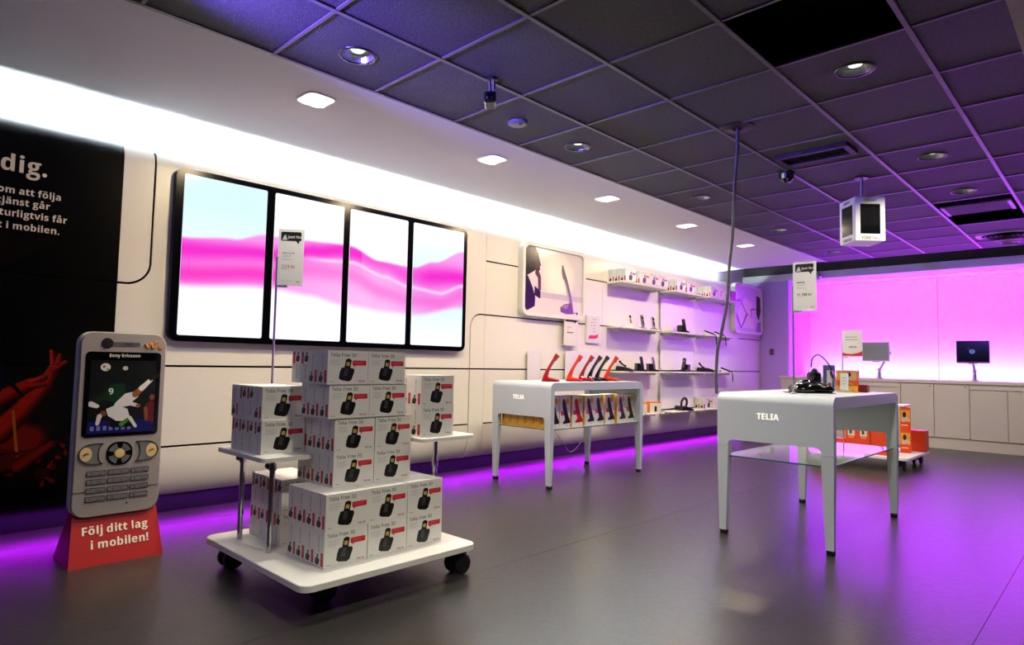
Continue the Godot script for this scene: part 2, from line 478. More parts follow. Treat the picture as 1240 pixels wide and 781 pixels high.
func build_left_wall():
	var w := thing("wall_left", Vector3.ZERO, "white clad wall of curved panels with black joints", "wall", "", 0.0, "structure")
	slab(w, "wall_core", Vector3(-5.0, 0, -12.0), Vector3(-4.80, 2.9, NZ), "white_paint")
	# black carrier behind the joints, following the curve
	var st := tool(); var pr := []
	for i in 11: pr.append(2.27 + 0.10 * cos(PI / 2 * i / 10.0))
	pr.append(0.40)
	for i in range(1, 11): pr.append(0.40 - 0.25 * sin(PI / 2 * i / 10.0))
	for i in pr.size() - 1:
		var a := Vector3(prof_x(pr[i]) - 0.016, pr[i], 0); var b := Vector3(prof_x(pr[i + 1]) - 0.016, pr[i + 1], 0)
		quad(st, a + Vector3(0, 0, 1.0), b + Vector3(0, 0, 1.0), b + Vector3(0, 0, -10.76), a + Vector3(0, 0, -10.76), Vector3(1, 0, 0))
	part(w, "joint_backing", done(st), "void_black")
	# shelf that carries the cove tubes and closes the panel's top
	slab(w, "cove_shelf", Vector3(-4.80, 2.27, -10.70), Vector3(-4.64, 2.29, 1.2), "white_paint")
	slab(w, "toe_closer", Vector3(-4.80, 0.15, -10.70), Vector3(-4.61, 0.165, 1.2), "white_paint")
	var B := 0.13; var T := 2.39; var g := 0.007; var s := 0.0015
	var P := 1.135; var db := 1.315; var dc := 4.095; var de := 4.285; var ds := 6.21
	var k := func(v): return func(_y): return v
	# dark poster, three sheets
	var pm := poster_print()
	var pb := Rect2(-0.9, B, 0.9 + P, T - B)
	for yy in [[B, 0.973], [0.977, 1.488], [1.492, T]]:
		var o = clad(w, yy[0], yy[1], k.call(-0.9), k.call(P - 0.001), pm, pb); o.set_meta("label", "dark printed poster sheet with red-lit football fans")
	# rounded joint left of the screens
	var rr := 0.13; var ym := 1.49
	var near_r := func(y): return db - g if y > ym + rr else db - g - (rr - sqrt(maxf(0, rr * rr - (ym + rr - y) * (ym + rr - y))))
	var ar := []
	for i in 12: ar.append(ym + g + rr * (1 - cos(PI / 2 * i / 11.0)))
	var ar2 := []
	for i in 12: ar2.append(ym - g + (rr + 2 * g) * (1 - cos(PI / 2 * i / 11.0)))
	var near_r2 := func(y): return db - g if y > ym + g + rr else db - g - (rr - sqrt(maxf(0, rr * rr - (ym + g + rr - y) * (ym + g + rr - y))))
	clad(w, ym + g, T, k.call(P), near_r2, "white_panel", Rect2(0, 0, 1, 1), ar)
	# the wide field that carries the screens: its left edge follows that joint, its right edge the other one
	var r2 := rr + 2 * g
	var wl := func(y): return P if y < ym - g else (db + g if y > ym - g + r2 else db + g - (r2 - sqrt(maxf(0, r2 * r2 - (ym - g + r2 - y) * (ym - g + r2 - y)))))
	var y15 := 1.502
	var wr := func(y): return de - s if y > y15 + g else (dc - g if y < y15 + g - r2 else dc - g + (r2 - sqrt(maxf(0, r2 * r2 - (y - (y15 + g - r2)) * (y - (y15 + g - r2))))))
	var ar3 := []
	for i in 12: ar3.append(y15 + g - r2 * (1 - cos(PI / 2 * i / 11.0)))
	clad(w, 0.975 + g, T, wl, wr, "white_panel", Rect2(0, 0, 1, 1), ar2 + ar3 + [ym - g - 0.0005, y15 + g + 0.0005])
	clad(w, 0.453 + g, 0.975 - g, k.call(P), k.call(dc - g), "white_panel")
	clad(w, B, 0.453 - g, k.call(P), k.call(dc - g), "white_panel")
	# right of the screens
	var rl := func(y): return dc + g if y < y15 - g - rr else dc + g + (rr - sqrt(maxf(0, rr * rr - (y - (y15 - g - rr)) * (y - (y15 - g - rr)))))
	var ar4 := []
	for i in 12: ar4.append(y15 - g - rr * (1 - cos(PI / 2 * i / 11.0)))
	clad(w, 0.975 + g, y15 - g, rl, k.call(de - s), "white_panel", Rect2(0, 0, 1, 1), ar4)
	for yy in [[B, 0.975 - g]]: clad(w, yy[0], yy[1], k.call(dc + g), k.call(de - s), "white_panel")
	var cols := [de, ds, 7.47, 8.40, 9.52, 10.76]
	for c in cols.size() - 1:
		for yy in [[B, 0.453 - g], [0.453 + g, 0.975 - g], [0.975 + g, y15 - g], [y15 + g, 2.03 - g], [2.03 + g, T]]:
			clad(w, yy[0], yy[1], k.call(cols[c] + s), k.call(cols[c + 1] - s), "white_panel")
	# skirting and its light strip
	var bb := thing("baseboard_left", Vector3.ZERO, "dark skirting board lit purple below the clad wall", "baseboard", "", 0.0, "structure")
	slab(bb, "board", Vector3(-4.80, 0, -10.74), Vector3(-4.68, 0.135, 1.2), "skirting")
	for z in [-8.6, -5.9, -3.2, -0.5]:
		var l := thing("skirting_light_strip", Vector3(-4.645, 0.145, z), "purple LED strip tucked under the wall panels", "led strip", "purple strips under the wall")
		part(l, "led_strip", box(Vector3(0.03, 0.008, 2.6)), "led_strip")
	for z in [-8.3, -6.0, -3.7, -1.4]:
		var l := thing("cove_light_tube", Vector3(-4.72, 2.31, z), "white fluorescent tube hidden in the cove", "light tube", "tubes in the cove")
		part(l, "tube", tube([Vector3(0, 0, -1.1), Vector3(0, 0, 1.1)], 0.013, 10), "lamp_tube")
		for e in [-1.12, 1.12]: part(l, "end_cap", box(Vector3(0.03, 0.04, 0.04), 0.004), "white_metal", Vector3(0, 0, e))
	# words on the dark poster
	for t in [["dig.", 0.752, 2.060, 0.094], ["nom att följa", 0.822, 1.936, 0.0385], ["tjänst går", 0.768, 1.873, 0.0385], ["naturligtvis får", 0.855, 1.806, 0.0385], ["kt i mobilen.", 0.825, 1.735, 0.0385]]:
		lettering(w, t[0], t[3], "cream_letter", Vector3(WX + 0.001, t[2], -t[1]), PI / 2, HORIZONTAL_ALIGNMENT_RIGHT, bold, 0.002)

func poster_print() -> StandardMaterial3D:
	var s := sheet(900, 1000, Color(0.006, 0.005, 0.006))
	var X := func(d): return (d + 0.9) / 2.035 * 900
	var Y := func(y): return (2.39 - y) / 2.26 * 1000
	var V := func(d, y): return Vector2(X.call(d), Y.call(y))
	var r := RandomNumberGenerator.new(); r.seed = 5
	# timber stand behind the crowd, barely lit: thin brown boards
	for i in 16:
		var y := 1.72 - 0.016 * i
		s.poly([V.call(0.2, y), V.call(0.8 - 0.02 * i, y - 0.015), V.call(0.8 - 0.02 * i, y - 0.025), V.call(0.2, y - 0.010)], Color(0.06, 0.028, 0.014))
	var tones := [Color(0.10, 0.013, 0.010), Color(0.20, 0.020, 0.012), Color(0.32, 0.032, 0.015), Color(0.44, 0.055, 0.02), Color(0.56, 0.085, 0.025)]
	# an arm, sleeve or shoulder: nested strokes, each shifted to the lit side
	var limb := func(pts: Array, r0: float, r1: float, top: int):
		for n in top + 1:
			var p := []
			for q in pts: p.append(V.call(q[0], q[1]) + Vector2(-1.6, -1.2) * n)
			var k := 1.0 - 0.17 * n
			s.stroke(p, r0 * k, r1 * k, tones[n])
	for i in 60:
		var c: Vector2 = V.call(r.randf_range(-0.7, 1.1), r.randf_range(0.30, 0.86))
		s.disc(c, r.randf_range(5, 20), r.randf_range(6, 26), [tones[0], Color(0.02, 0.016, 0.02), Color(0.05, 0.012, 0.012)][i % 3])
	limb.call([[0.25, 0.55], [0.42, 0.57], [0.60, 0.58], [0.74, 0.55]], 62, 44, 2)      # back and shoulder
	limb.call([[0.60, 0.60], [0.70, 0.72], [0.80, 0.86], [0.84, 0.96]], 30, 13, 3)      # long forearm reaching up
	limb.call([[0.84, 0.96], [0.83, 1.05]], 8, 5, 4); limb.call([[0.85, 0.95], [0.87, 1.03]], 7, 5, 3); limb.call([[0.84, 0.94], [0.90, 0.99]], 6, 4, 3)
	limb.call([[0.50, 0.72], [0.62, 0.80], [0.74, 0.87]], 26, 16, 3); limb.call([[0.74, 0.87], [0.80, 0.90]], 9, 6, 4); limb.call([[0.73, 0.85], [0.80, 0.86]], 8, 5, 3)
	limb.call([[0.46, 0.98], [0.53, 1.03], [0.56, 1.09]], 24, 14, 4); limb.call([[0.56, 1.09], [0.575, 1.13]], 8, 6, 4)
	limb.call([[0.44, 0.86], [0.53, 0.88]], 30, 22, 3); limb.call([[-0.4, 0.6], [-0.25, 0.9], [-0.2, 1.15]], 34, 16, 3); limb.call([[-0.1, 0.55], [0.0, 0.85], [0.12, 1.05]], 32, 14, 3)
	limb.call([[0.40, 0.44], [0.60, 0.42], [0.78, 0.46]], 26, 18, 1); limb.call([[0.70, 0.40], [0.86, 0.52]], 14, 8, 2)
	s.poly([V.call(0.655, 0.72), V.call(0.668, 0.72), V.call(0.700, 0.46), V.call(0.685, 0.46)], Color(0.46, 0.25, 0.08))
	s.stroke([V.call(0.58, 0.98), V.call(0.60, 0.88), V.call(0.575, 0.80)], 10, 8, Color(0.025, 0.03, 0.10)); s.stroke([V.call(0.62, 0.90), V.call(0.70, 0.80)], 5, 4, Color(0.03, 0.012, 0.012))
	for i in 22:
		var c: Vector2 = V.call(r.randf_range(0.5, 1.05), r.randf_range(0.28, 0.56)); s.stroke([c, c + Vector2(r.randf_range(-16, 16), r.randf_range(-14, 6))], 5, 2, tones[i % 3])
	var pm := printed("poster_print", s, 0.35); pm.metallic_specular = 0.22
	return pm

# ================================================================ far end
func build_back():
	var b := thing("wall_back", Vector3.ZERO, "far wall washed in pink light behind the counter", "wall", "", 0.0, "structure")
	slab(b, "wall_core", Vector3(-4.9, 0, -12.0), Vector3(RX, 2.9, -11.80), "white_paint")
	for x in [[-4.05, -2.125], [-2.118, -0.19], [-0.183, 1.73]]:
		slab(b, "wall_panel", Vector3(x[0], 0, -11.80), Vector3(x[1], 2.52, -11.775), "white_paint", 0.002)
	var s := slab(self, "wall_side", Vector3(-4.80, 0, -11.80), Vector3(-4.03, 2.49, -10.77), "purple_wall"); tag(s, "narrow lilac wall beside the pink back wall", "wall", "", "structure")
	var t := thing("trim_1", Vector3.ZERO, "white fascia running above the pink back wall", "fascia", "", 0.0, "structure")
	slab(t, "fascia", Vector3(-4.80, 2.49, -10.80), Vector3(RX, 2.605, -10.75), "white_metal", 0.004)
	slab(t, "fascia_back", Vector3(-4.80, 2.505, -11.80), Vector3(RX, 2.9, -10.80), "recess_paint")
	slab(t, "soffit", Vector3(-4.80, 2.49, -11.80), Vector3(RX, 2.505, -10.80), "white_paint")
	var o := thing("wall_socket", Vector3(-4.31, 1.31, -10.77), "small grey wall socket on the lilac wall", "socket")
	part(o, "plate", box(Vector3(0.075, 0.11, 0.012), 0.004), "grey_plastic", Vector3(0, 0, 0.006))
	for y in [-0.025, 0.025]: part(o, "switch", box(Vector3(0.045, 0.035, 0.008), 0.002), "dark_grey", Vector3(0, y, 0.014))
	for x in [-2.85, -0.53]:
		var l := thing("wall_washer_light", Vector3(x, 2.484, -11.25), "magenta strip light under the fascia", "strip light", "magenta strip lights at the back wall")
		part(l, "light_strip", box(Vector3(2.2, 0.008, 0.05)), glow("magenta_light", Color(1.0, 0.25, 1.0), 1.4))
	for x in [-2.85, -0.53]:
		var l := thing("counter_washer_light", Vector3(x, 0.87, -11.50), "pale strip light behind the counter aimed up the wall", "strip light", "pale strip lights behind the counter")
		part(l, "housing", box(Vector3(2.28, 0.03, 0.09), 0.003), "white_metal", Vector3(0, 0.0, 0))
		part(l, "light_strip", box(Vector3(2.2, 0.006, 0.06)), glow("pale_light", Color(0.80, 0.90, 1.0), 1.2), Vector3(0, 0.019, 0))
		for e in [-1.0, 1.0]: part(l, "foot", box(Vector3(0.03, 0.857, 0.05)), "white_metal", Vector3(e, -0.4425, 0))
	var sp := thing("fascia_spotlight", Vector3(-3.52, 2.50, -10.75), "small glass spotlight clamped to the white fascia", "spotlight")
	part(sp, "bracket", box(Vector3(0.03, 0.05, 0.08), 0.004), "silver", Vector3(0, 0.03, 0.04))
	part(sp, "lamp_head", lathe([Vector2(0, -0.05), Vector2(0.045, -0.045), Vector2(0.055, 0.0), Vector2(0.035, 0.05), Vector2(0.0, 0.055)], 16), "silver", Vector3(0, 0.02, 0.12), Vector3(0.9, 0, 0.3))
	part(sp, "lens", lathe([Vector2(0, -0.008), Vector2(0.04, -0.004), Vector2(0.0, 0.0)], 16), "clear_acrylic", Vector3(-0.012, -0.02, 0.08), Vector3(0.9, 0, 0.3))

# ================================================================ ceiling
func build_ceiling():
	var c := thing("ceiling", Vector3.ZERO, "dark tiled ceiling beside a smooth white soffit", "ceiling", "", 0.0, "structure")
	slab(c, "slab", Vector3(-5.0, 2.9, -12.1), Vector3(RX + 0.1, 3.0, NZ + 0.1), "recess_paint")
	slab(c, "soffit_panel", Vector3(-4.80, CEIL, -9.62), Vector3(-3.075, CEIL + 0.03, NZ), "white_paint")
	slab(c, "soffit_edge", Vector3(-3.09, CEIL + 0.004, -9.62), Vector3(-3.072, 2.9, NZ), "recess_paint")
	slab(c, "recess_face", Vector3(-4.80, CEIL + 0.002, -9.70), Vector3(RX, 2.9, -9.63), "recess_paint")
	slab(c, "bulkhead", Vector3(-0.285, 2.40, -10.0), Vector3(RX, 2.9, NZ), "bulkhead_paint")
	var X := [-3.06, -2.466, -1.866, -1.266, -0.666, -0.20]
	var D := []
	for k in range(-6, 15): D.append(1.401 + 0.6 * k)
	D[-1] = 9.63
	var lamps := [[0, 0], [0, 3], [0, 6], [0, 9], [0, 12], [3, 3], [3, 6], [3, 8], [3, 13], [3, 0], [3, -3]]
	var plain := {}; 
	for i in X.size() - 1:
		for j in D.size() - 1:
			var k := j - 6
			if i == 3 and k == 2: continue            # missing tile: an open black hatch
			if i == 3 and k in [9, 10]: continue      # the air unit sits here
			var w: float = X[i + 1] - X[i] - 0.006; var d: float = D[j + 1] - D[j] - 0.006
			var hole: float = 0.085 if [i, k] in lamps else 0.0
			var key := "%.3f %.3f %.2f" % [w, d, hole]
			if not plain.has(key): plain[key] = tile_mesh(w, d, hole)
			part(c, "tile", plain[key], "tile_%d" % ((i * 7 + j * 5 + i * j) % 3), Vector3((X[i] + X[i + 1]) / 2, CEIL + rng.randf_range(0.0, 0.0015), -(D[j] + D[j + 1]) / 2))
	for i in X.size() - 1:
		slab(c, "grid_bar", Vector3(X[i] - 0.012, CEIL - 0.009, -D[-1]), Vector3(X[i] + 0.012, CEIL - 0.001, -D[0]), "grid_bar", 0.002)
	for j in D.size():
		for i in X.size() - 1:
			if i == 3 and j == 16: continue
			slab(c, "cross_bar", Vector3(X[i] + 0.013, CEIL - 0.007, -D[j] - 0.008), Vector3(X[i + 1] - 0.013, CEIL - 0.001, -D[j] + 0.008), "grid_bar")
	for l in lamps:
		var at := Vector3((X[l[0]] + X[l[0] + 1]) / 2, CEIL, -(D[l[1] + 6] + D[l[1] + 7]) / 2)
		var where: String = {"0 0": "closest to the black security camera", "0 3": "next to the smoke detector tile", "0 6": "between the hanging cable and the white soffit", "0 9": "in the soffit-side row, left of the queue sign", "0 12": "beside the small black sensor", "3 3": "next to the open black hatch", "3 6": "between the queue sign and the bulkhead", "3 8": "next to the air diffuser", "3 13": "between the round vent and the white fascia"}.get("%d %d" % [l[0], l[1]], "over the near end of the shop")
		downlight(at, "round recessed downlight in a dark tile, " + where)
	for d in [1.84, 3.30, 4.79, 6.27, 7.76]:
		var o := thing("soffit_light", Vector3(-3.425, CEIL, -d), "flush light panel in the white soffit, %s" % {1.84: "before the first screen", 3.30: "before the fourth screen", 4.79: "before the handset poster", 6.27: "before the near shelf column", 7.76: "before the middle shelf column", 0.36: "before the dark poster"}[d], "ceiling light", "light panels in the white soffit")
		part(o, "frame", ring_prism(rrect(0.21, 0.19, 0.055), rrect(0.19, 0.17, 0.046), 0.006), "white_metal", Vector3(0, -0.003, 0), Vector3(PI / 2, 0, 0))
		part(o, "light_diffuser", prism(rrect(0.19, 0.17, 0.046), 0.004), "lamp_warm", Vector3(0, -0.002, 0), Vector3(PI / 2, 0, 0))
		var al = area("soffit_glow", Vector3(0, -0.012, 0), Vector3(-0.12, -1, 0), 0.17, 0.15, Color(1.0, 0.90, 0.73), 110.0, o)

func tile_mesh(w: float, d: float, hole: float) -> ArrayMesh:
	if hole <= 0.0:
		var s := tool(); add_box(s, Vector3(0, 0.009, 0), Vector3(w, 0.018, d), 0.003)
		return done(s)
	var st := tool(); var n := 32; var sq := []; var ci := []
	for i in n:
		var a := TAU * (i + 0.5) / n; var v := Vector2(cos(a), sin(a)); var m := maxf(absf(v.x) / (w / 2), absf(v.y) / (d / 2))
		sq.append(v / m); ci.append(v * hole)
	for i in n:
		var j := (i + 1) % n
		var corner: Vector2 = sq[i]
		if absf(absf(sq[i].x) - absf(sq[j].x)) > 1e-5 and absf(absf(sq[i].y) - absf(sq[j].y)) > 1e-5 and (absf(absf(sq[i].x) - w / 2) < 1e-4) != (absf(absf(sq[j].x) - w / 2) < 1e-4):
			corner = Vector2(signf(sq[i].x) * w / 2, signf(sq[i].y) * d / 2)
		for y in [0.0, 0.018]:
			var o := Vector3(0, -1 if y == 0.0 else 1, 0)
			quad(st, Vector3(sq[i].x, y, sq[i].y), Vector3(sq[j].x, y, sq[j].y), Vector3(ci[j].x, y, ci[j].y), Vector3(ci[i].x, y, ci[i].y), o)
			tri(st, Vector3(sq[i].x, y, sq[i].y), Vector3(corner.x, y, corner.y), Vector3(sq[j].x, y, sq[j].y), o)
		quad(st, Vector3(ci[i].x, 0, ci[i].y), Vector3(ci[j].x, 0, ci[j].y), Vector3(ci[j].x, 0.018, ci[j].y), Vector3(ci[i].x, 0.018, ci[i].y), -Vector3(ci[i].x, 0, ci[i].y))
	return done(st)

func downlight(at: Vector3, words: String):
	var o := thing("downlight", at, words, "downlight", "downlights in the dark ceiling")
	part(o, "trim_ring", lathe([Vector2(0.080, 0.0), Vector2(0.083, -0.006), Vector2(0.094, -0.004), Vector2(0.096, 0.0)], 32), "black_plastic")
	part(o, "reflector", lathe([Vector2(0.052, 0.060), Vector2(0.070, 0.03), Vector2(0.081, 0.0)], 32), "silver")
	part(o, "bulb", lathe([Vector2(0.0, 0.020), Vector2(0.030, 0.024), Vector2(0.046, 0.045), Vector2(0.0, 0.055)], 24), "lamp_cool")
	part(o, "housing", lathe([Vector2(0.087, 0.02), Vector2(0.087, 0.10), Vector2(0.0, 0.10)], 24), "black")
	var l := SpotLight3D.new(); l.name = "downlight_beam"; o.add_child(l); l.position = Vector3(0, 0.008, 0); l.rotation = Vector3(-PI / 2, 0, 0)
	l.spot_angle = 68.0; l.spot_angle_attenuation = 0.9; l.light_energy = 3.3; l.light_color = Color(1.0, 0.96, 0.86); l.light_size = 0.03; l.spot_range = 12.0; l.spot_attenuation = 2.0; l.shadow_enabled = true

func build_ceiling_things():
	var o := thing("security_camera", Vector3(-2.437, CEIL, -2.334), "small dark security camera hanging on a bracket from the ceiling", "camera")
	part(o, "mount_plate", lathe([Vector2(0, 0), Vector2(0.03, 0), Vector2(0.03, -0.012), Vector2(0, -0.012)], 16), "black_plastic")
	for x in [-0.016, 0.016]: part(o, "bracket_arm", box(Vector3(0.006, 0.10, 0.012)), "grey_plastic", Vector3(x, -0.055, 0))
	var body := part(o, "body", box(Vector3(0.062, 0.062, 0.11), 0.008), "black_plastic", Vector3(0, -0.125, 0.01), Vector3(0, 0.75, 0))
	part(body, "lens", lathe([Vector2(0.0, 0.0), Vector2(0.02, 0.0), Vector2(0.016, 0.012), Vector2(0, 0.012)], 16), "black_gloss", Vector3(0, 0, 0.055), Vector3(PI / 2, 0, 0))
	part(o, "cable", tube(smooth_path([Vector3(0.02, -0.02, 0), Vector3(0.035, -0.06, 0.01), Vector3(0.03, -0.10, 0.0)]), 0.003, 6), "black_plastic")
	var s := thing("smoke_detector", Vector3(-2.766, CEIL, -2.884), "flat round white smoke detector on a dark ceiling tile", "smoke detector")
	part(s, "base", lathe([Vector2(0, 0), Vector2(0.062, 0), Vector2(0.062, -0.012), Vector2(0.05, -0.02), Vector2(0, -0.022)], 24), "grey_plastic")
	part(s, "indicator", box(Vector3(0.012, 0.006, 0.012)), "black", Vector3(0.03, -0.022, 0.01))
	# cable from the ceiling to the conference-phone table
	var c := thing("hanging_cable", Vector3(-1.762, CEIL, -3.87), "grey cable hanging from the ceiling down to the conference-phone table", "cable")
	part(c, "ceiling_rose", lathe([Vector2(0.03, -0.015), Vector2(0.06, -0.010), Vector2(0.105, -0.006), Vector2(0.105, 0)], 28), "black_plastic")
	var px := [[-1.762, 2.565], [-1.762, 2.431], [-1.778, 2.226], [-1.784, 2.091], [-1.795, 1.886], [-1.806, 1.779], [-1.82, 1.643], [-1.831, 1.459], [-1.871, 1.253], [-1.896, 1.147], [-1.906, 0.969], [-1.902, 0.87]]
	var path := []
	for q in px: path.append(Vector3(q[0] + 1.762, q[1] - CEIL, 0.0))
	part(c, "cable", tube(smooth_path(path, 4), 0.010, 8), "cable_grey")
	var d := thing("dome_camera", Vector3(-1.885, CEIL, -5.02), "black dome camera on the ceiling grid", "camera")
	part(d, "collar", lathe([Vector2(0, 0), Vector2(0.062, 0), Vector2(0.062, -0.02), Vector2(0, -0.02)], 20), "black_plastic")
	part(d, "dome", lathe([Vector2(0.0, -0.085), Vector2(0.03, -0.08), Vector2(0.05, -0.06), Vector2(0.057, -0.02)], 20), "black_gloss")
	var v := thing("ceiling_hatch_vent", Vector3(-1.57, CEIL, -4.71), "flat black rectangular vent frame between two ceiling bars", "vent")
	part(v, "frame", ring_prism(rrect(0.50, 0.24, 0.01, 2), rrect(0.42, 0.17, 0.006, 2), 0.03), "black", Vector3(0, -0.012, 0), Vector3(PI / 2, 0, 0))
	for i in 4: part(v, "slat", box(Vector3(0.42, 0.004, 0.028)), "black", Vector3(0, -0.008, -0.06 + 0.04 * i), Vector3(0.5, 0, 0))
	# air unit: hung plate with black slots
	var a := thing("air_diffuser", Vector3(-0.966, CEIL, -7.401), "square ceiling air diffuser with a hung plate and black slots", "air vent")
	part(a, "plenum", box(Vector3(0.57, 0.02, 1.17)), "void_black", Vector3(0, 0.10, 0.0))
	for q in [[Vector3(0.01, 0.10, 1.17), Vector3(-0.285, 0.05, 0)], [Vector3(0.01, 0.10, 1.17), Vector3(0.285, 0.05, 0)], [Vector3(0.57, 0.10, 0.01), Vector3(0, 0.05, 0.585)], [Vector3(0.57, 0.10, 0.01), Vector3(0, 0.05, -0.585)]]:
		part(a, "side", box(q[0]), "void_black", q[1])
	part(a, "plate", box(Vector3(0.50, 0.012, 0.40), 0.003), "tile_1", Vector3(0.0, -0.006, 0.18))
	for x in [-0.25, 0.25]: part(a, "edge_bar", box(Vector3(0.03, 0.016, 0.40), 0.002), "grid_bar", Vector3(x, -0.010, 0.18))
	part(a, "hanger", box(Vector3(0.02, 0.10, 0.02)), "void_black", Vector3(0, 0.05, 0.18))
	var g := thing("round_vent", Vector3(-0.93, CEIL, -8.87), "large round ceiling vent with a dark core", "vent")
	part(g, "ring", lathe([Vector2(0.23, -0.004), Vector2(0.25, -0.018), Vector2(0.275, -0.012), Vector2(0.29, 0.0)], 40), "grid_bar")
	for i in 4: part(g, "louvre_ring", lathe([Vector2(0.05 + 0.048 * i, -0.002), Vector2(0.062 + 0.048 * i, -0.014)], 32), "black")
	part(g, "core", lathe([Vector2(0.0, -0.001), Vector2(0.24, -0.002)], 32), "void_black")
	# queue sign
	var q := thing("queue_sign", Vector3(-1.495, CEIL, -5.542), "white cube queue sign with dark displays hanging from a rod", "sign", "", 0.768)
	part(q, "rod", rod(0.011, 0.19), "silver", Vector3(0, -0.19, 0))
	part(q, "ceiling_plate", lathe([Vector2(0, -0.01), Vector2(0.05, -0.01), Vector2(0.05, 0), Vector2(0, 0)], 16), "black_plastic")
	part(q, "body", box(Vector3(0.236, 0.35, 0.236), 0.004), "white_metal", Vector3(0, -0.36, 0))
	for k in 4:
		var b := Basis(Vector3.UP, PI / 2 * k)
		var f := part(q, "display", box(Vector3(0.155, 0.235, 0.006), 0.002), "black_gloss", b * Vector3(0, 0, 0.118) + Vector3(0, -0.36, 0), Vector3(0, PI / 2 * k, 0))
		lettering(f, "PRIVAT", 0.022, "black", Vector3(0, 0.135, 0.0015), 0.0, HORIZONTAL_ALIGNMENT_CENTER, null, 0.001)
		lettering(f, "FÖRETAG", 0.024, "black", Vector3(0, -0.163, 0.0015), 0.0, HORIZONTAL_ALIGNMENT_CENTER, null, 0.001)
	var m := thing("ceiling_sensor", Vector3(-2.22, CEIL, -7.62), "small black sensor on a bent bracket behind the queue sign", "sensor")
	part(m, "bracket", tube([Vector3(0, 0, 0), Vector3(0, -0.05, 0), Vector3(0.01, -0.10, 0.0)], 0.006, 6), "black_plastic")
	part(m, "body", box(Vector3(0.14, 0.05, 0.07), 0.006), "black_plastic", Vector3(0.04, -0.12, 0), Vector3(0, 0.5, -0.25))

# ================================================================ video wall
func build_video_wall():
	var W := 800; var H := 384
	var im := Image.create(W, H, false, Image.FORMAT_RGB8)
	var cv := func(pts: Array, u: float) -> float:
		for i in pts.size() - 1:
			if u <= pts[i + 1][0]:
				var t: float = clampf((u - pts[i][0]) / (pts[i + 1][0] - pts[i][0]), 0, 1); t = t * t * (3 - 2 * t)
				return lerpf(pts[i][1], pts[i + 1][1], t)
		return pts[-1][1]
	var top := [[0, 0.395], [0.6, 0.36], [1.0, 0.30], [1.5, 0.29], [2.0, 0.28], [2.5, 0.36], [3.0, 0.37], [3.4, 0.30], [4.0, 0.17]]
	var bot := [[0, 0.71], [1.0, 0.675], [1.5, 0.70], [2.0, 0.745], [2.6, 0.77], [3.0, 0.775], [4.0, 0.68]]
	var s1 := [[0, 0.47], [1.0, 0.43], [1.6, 0.36], [2.0, 0.325], [2.6, 0.37], [3.0, 0.44], [4.0, 0.40]]
	var s2 := [[0, 0.62], [1.0, 0.57], [1.5, 0.50], [2.0, 0.50], [2.6, 0.60], [3.0, 0.64], [3.5, 0.64], [4.0, 0.56]]
	for x in W:
		var u := 4.0 * (x + 0.5) / W
		var a: float = cv.call(top, u); var b: float = cv.call(bot, u); var c1: float = cv.call(s1, u); var c2: float = cv.call(s2, u)
		for y in H:
			var v := (y + 0.5) / H
			var c := Color(1, 1, 1)
			if u < 1.0 or u > 3.0:
				c = Color(0.86, 0.975, 1.0).lerp(Color(1, 1, 1), smoothstep(0.1, 0.75, v) if u < 1.0 else 0.5 + 0.5 * cos(v * 6.0))
			var inside := smoothstep(a - 0.012, a + 0.02, v) * (1.0 - smoothstep(b - 0.05, b + 0.012, v))
			var fade := clampf(0.95 - 0.30 * smoothstep(0.8, 2.4, u) + 0.25 * smoothstep(2.8, 3.4, u), 0.3, 1.0)
			c = c.lerp(Color(0.985, 0.55, 0.92), inside * fade * 0.9)
			var k1 := exp(-pow((v - c1) / (0.075 - 0.02 * sin(u * 1.6)), 2.0)); var k2 := exp(-pow((v - c2) / 0.065, 2.0))
			c = c.lerp(Color(0.95, 0.10, 0.78), inside * k1 * (0.85 if u < 2.2 else 0.6 + 0.25 * smoothstep(3.0, 3.4, u)))
			c = c.lerp(Color(0.97, 0.16, 0.74), inside * k2 * (0.8 if u < 1.2 else 0.35))
			var k3 := exp(-pow((v - (c2 - 0.10 - 0.02 * sin(3.0 * u))) / 0.016, 2.0)) * inside * smoothstep(1.2, 1.8, u)
			c = c.lerp(Color(1, 0.86, 0.97), k3 * 0.8)
			im.set_pixel(x, y, c)
	var tex := ImageTexture.create_from_image(im)
	var o := thing("video_wall", Vector3(WX, 1.7115, -2.706), "wall of four tall screens showing a pink wave in one dark frame", "video wall")
	part(o, "frame", prism(rrect(2.562, 1.147, 0.062, 8), 0.05, 0.002), "frame_navy", Vector3(0.026, 0, 0), Vector3(0, PI / 2, 0))
	var sc := [[1.476, 2.038], [2.10, 2.668], [2.727, 3.294], [3.356, 3.939]]
	for k in 4:
		var w: float = sc[k][1] - sc[k][0]
		var m := mat("screen_%d" % k, Color(0.02, 0.02, 0.02), 0.08); m.emission_enabled = true; m.emission_texture = tex; m.emission_operator = BaseMaterial3D.EMISSION_OP_MULTIPLY; m.emission = Color(1, 1, 1); m.emission_energy_multiplier = 1.2
		m.uv1_scale = Vector3(0.25, 1, 1); m.uv1_offset = Vector3(0.25 * k, 0, 0)
		var z: float = -(sc[k][0] + sc[k][1]) / 2 + 2.706
		var s := part(o, "screen", prism(rrect(w, 1.066, 0.012, 3), 0.006), m, Vector3(0.0535, 0, z), Vector3(0, PI / 2, 0))
		s.set_meta("label", "lit screen showing part of a pink wave")
		area("screen_glow", Vector3(0.07, 0, z), Vector3(1, 0, 0), w, 1.0, Color(1.0, 0.72, 0.95), 0.03, o)

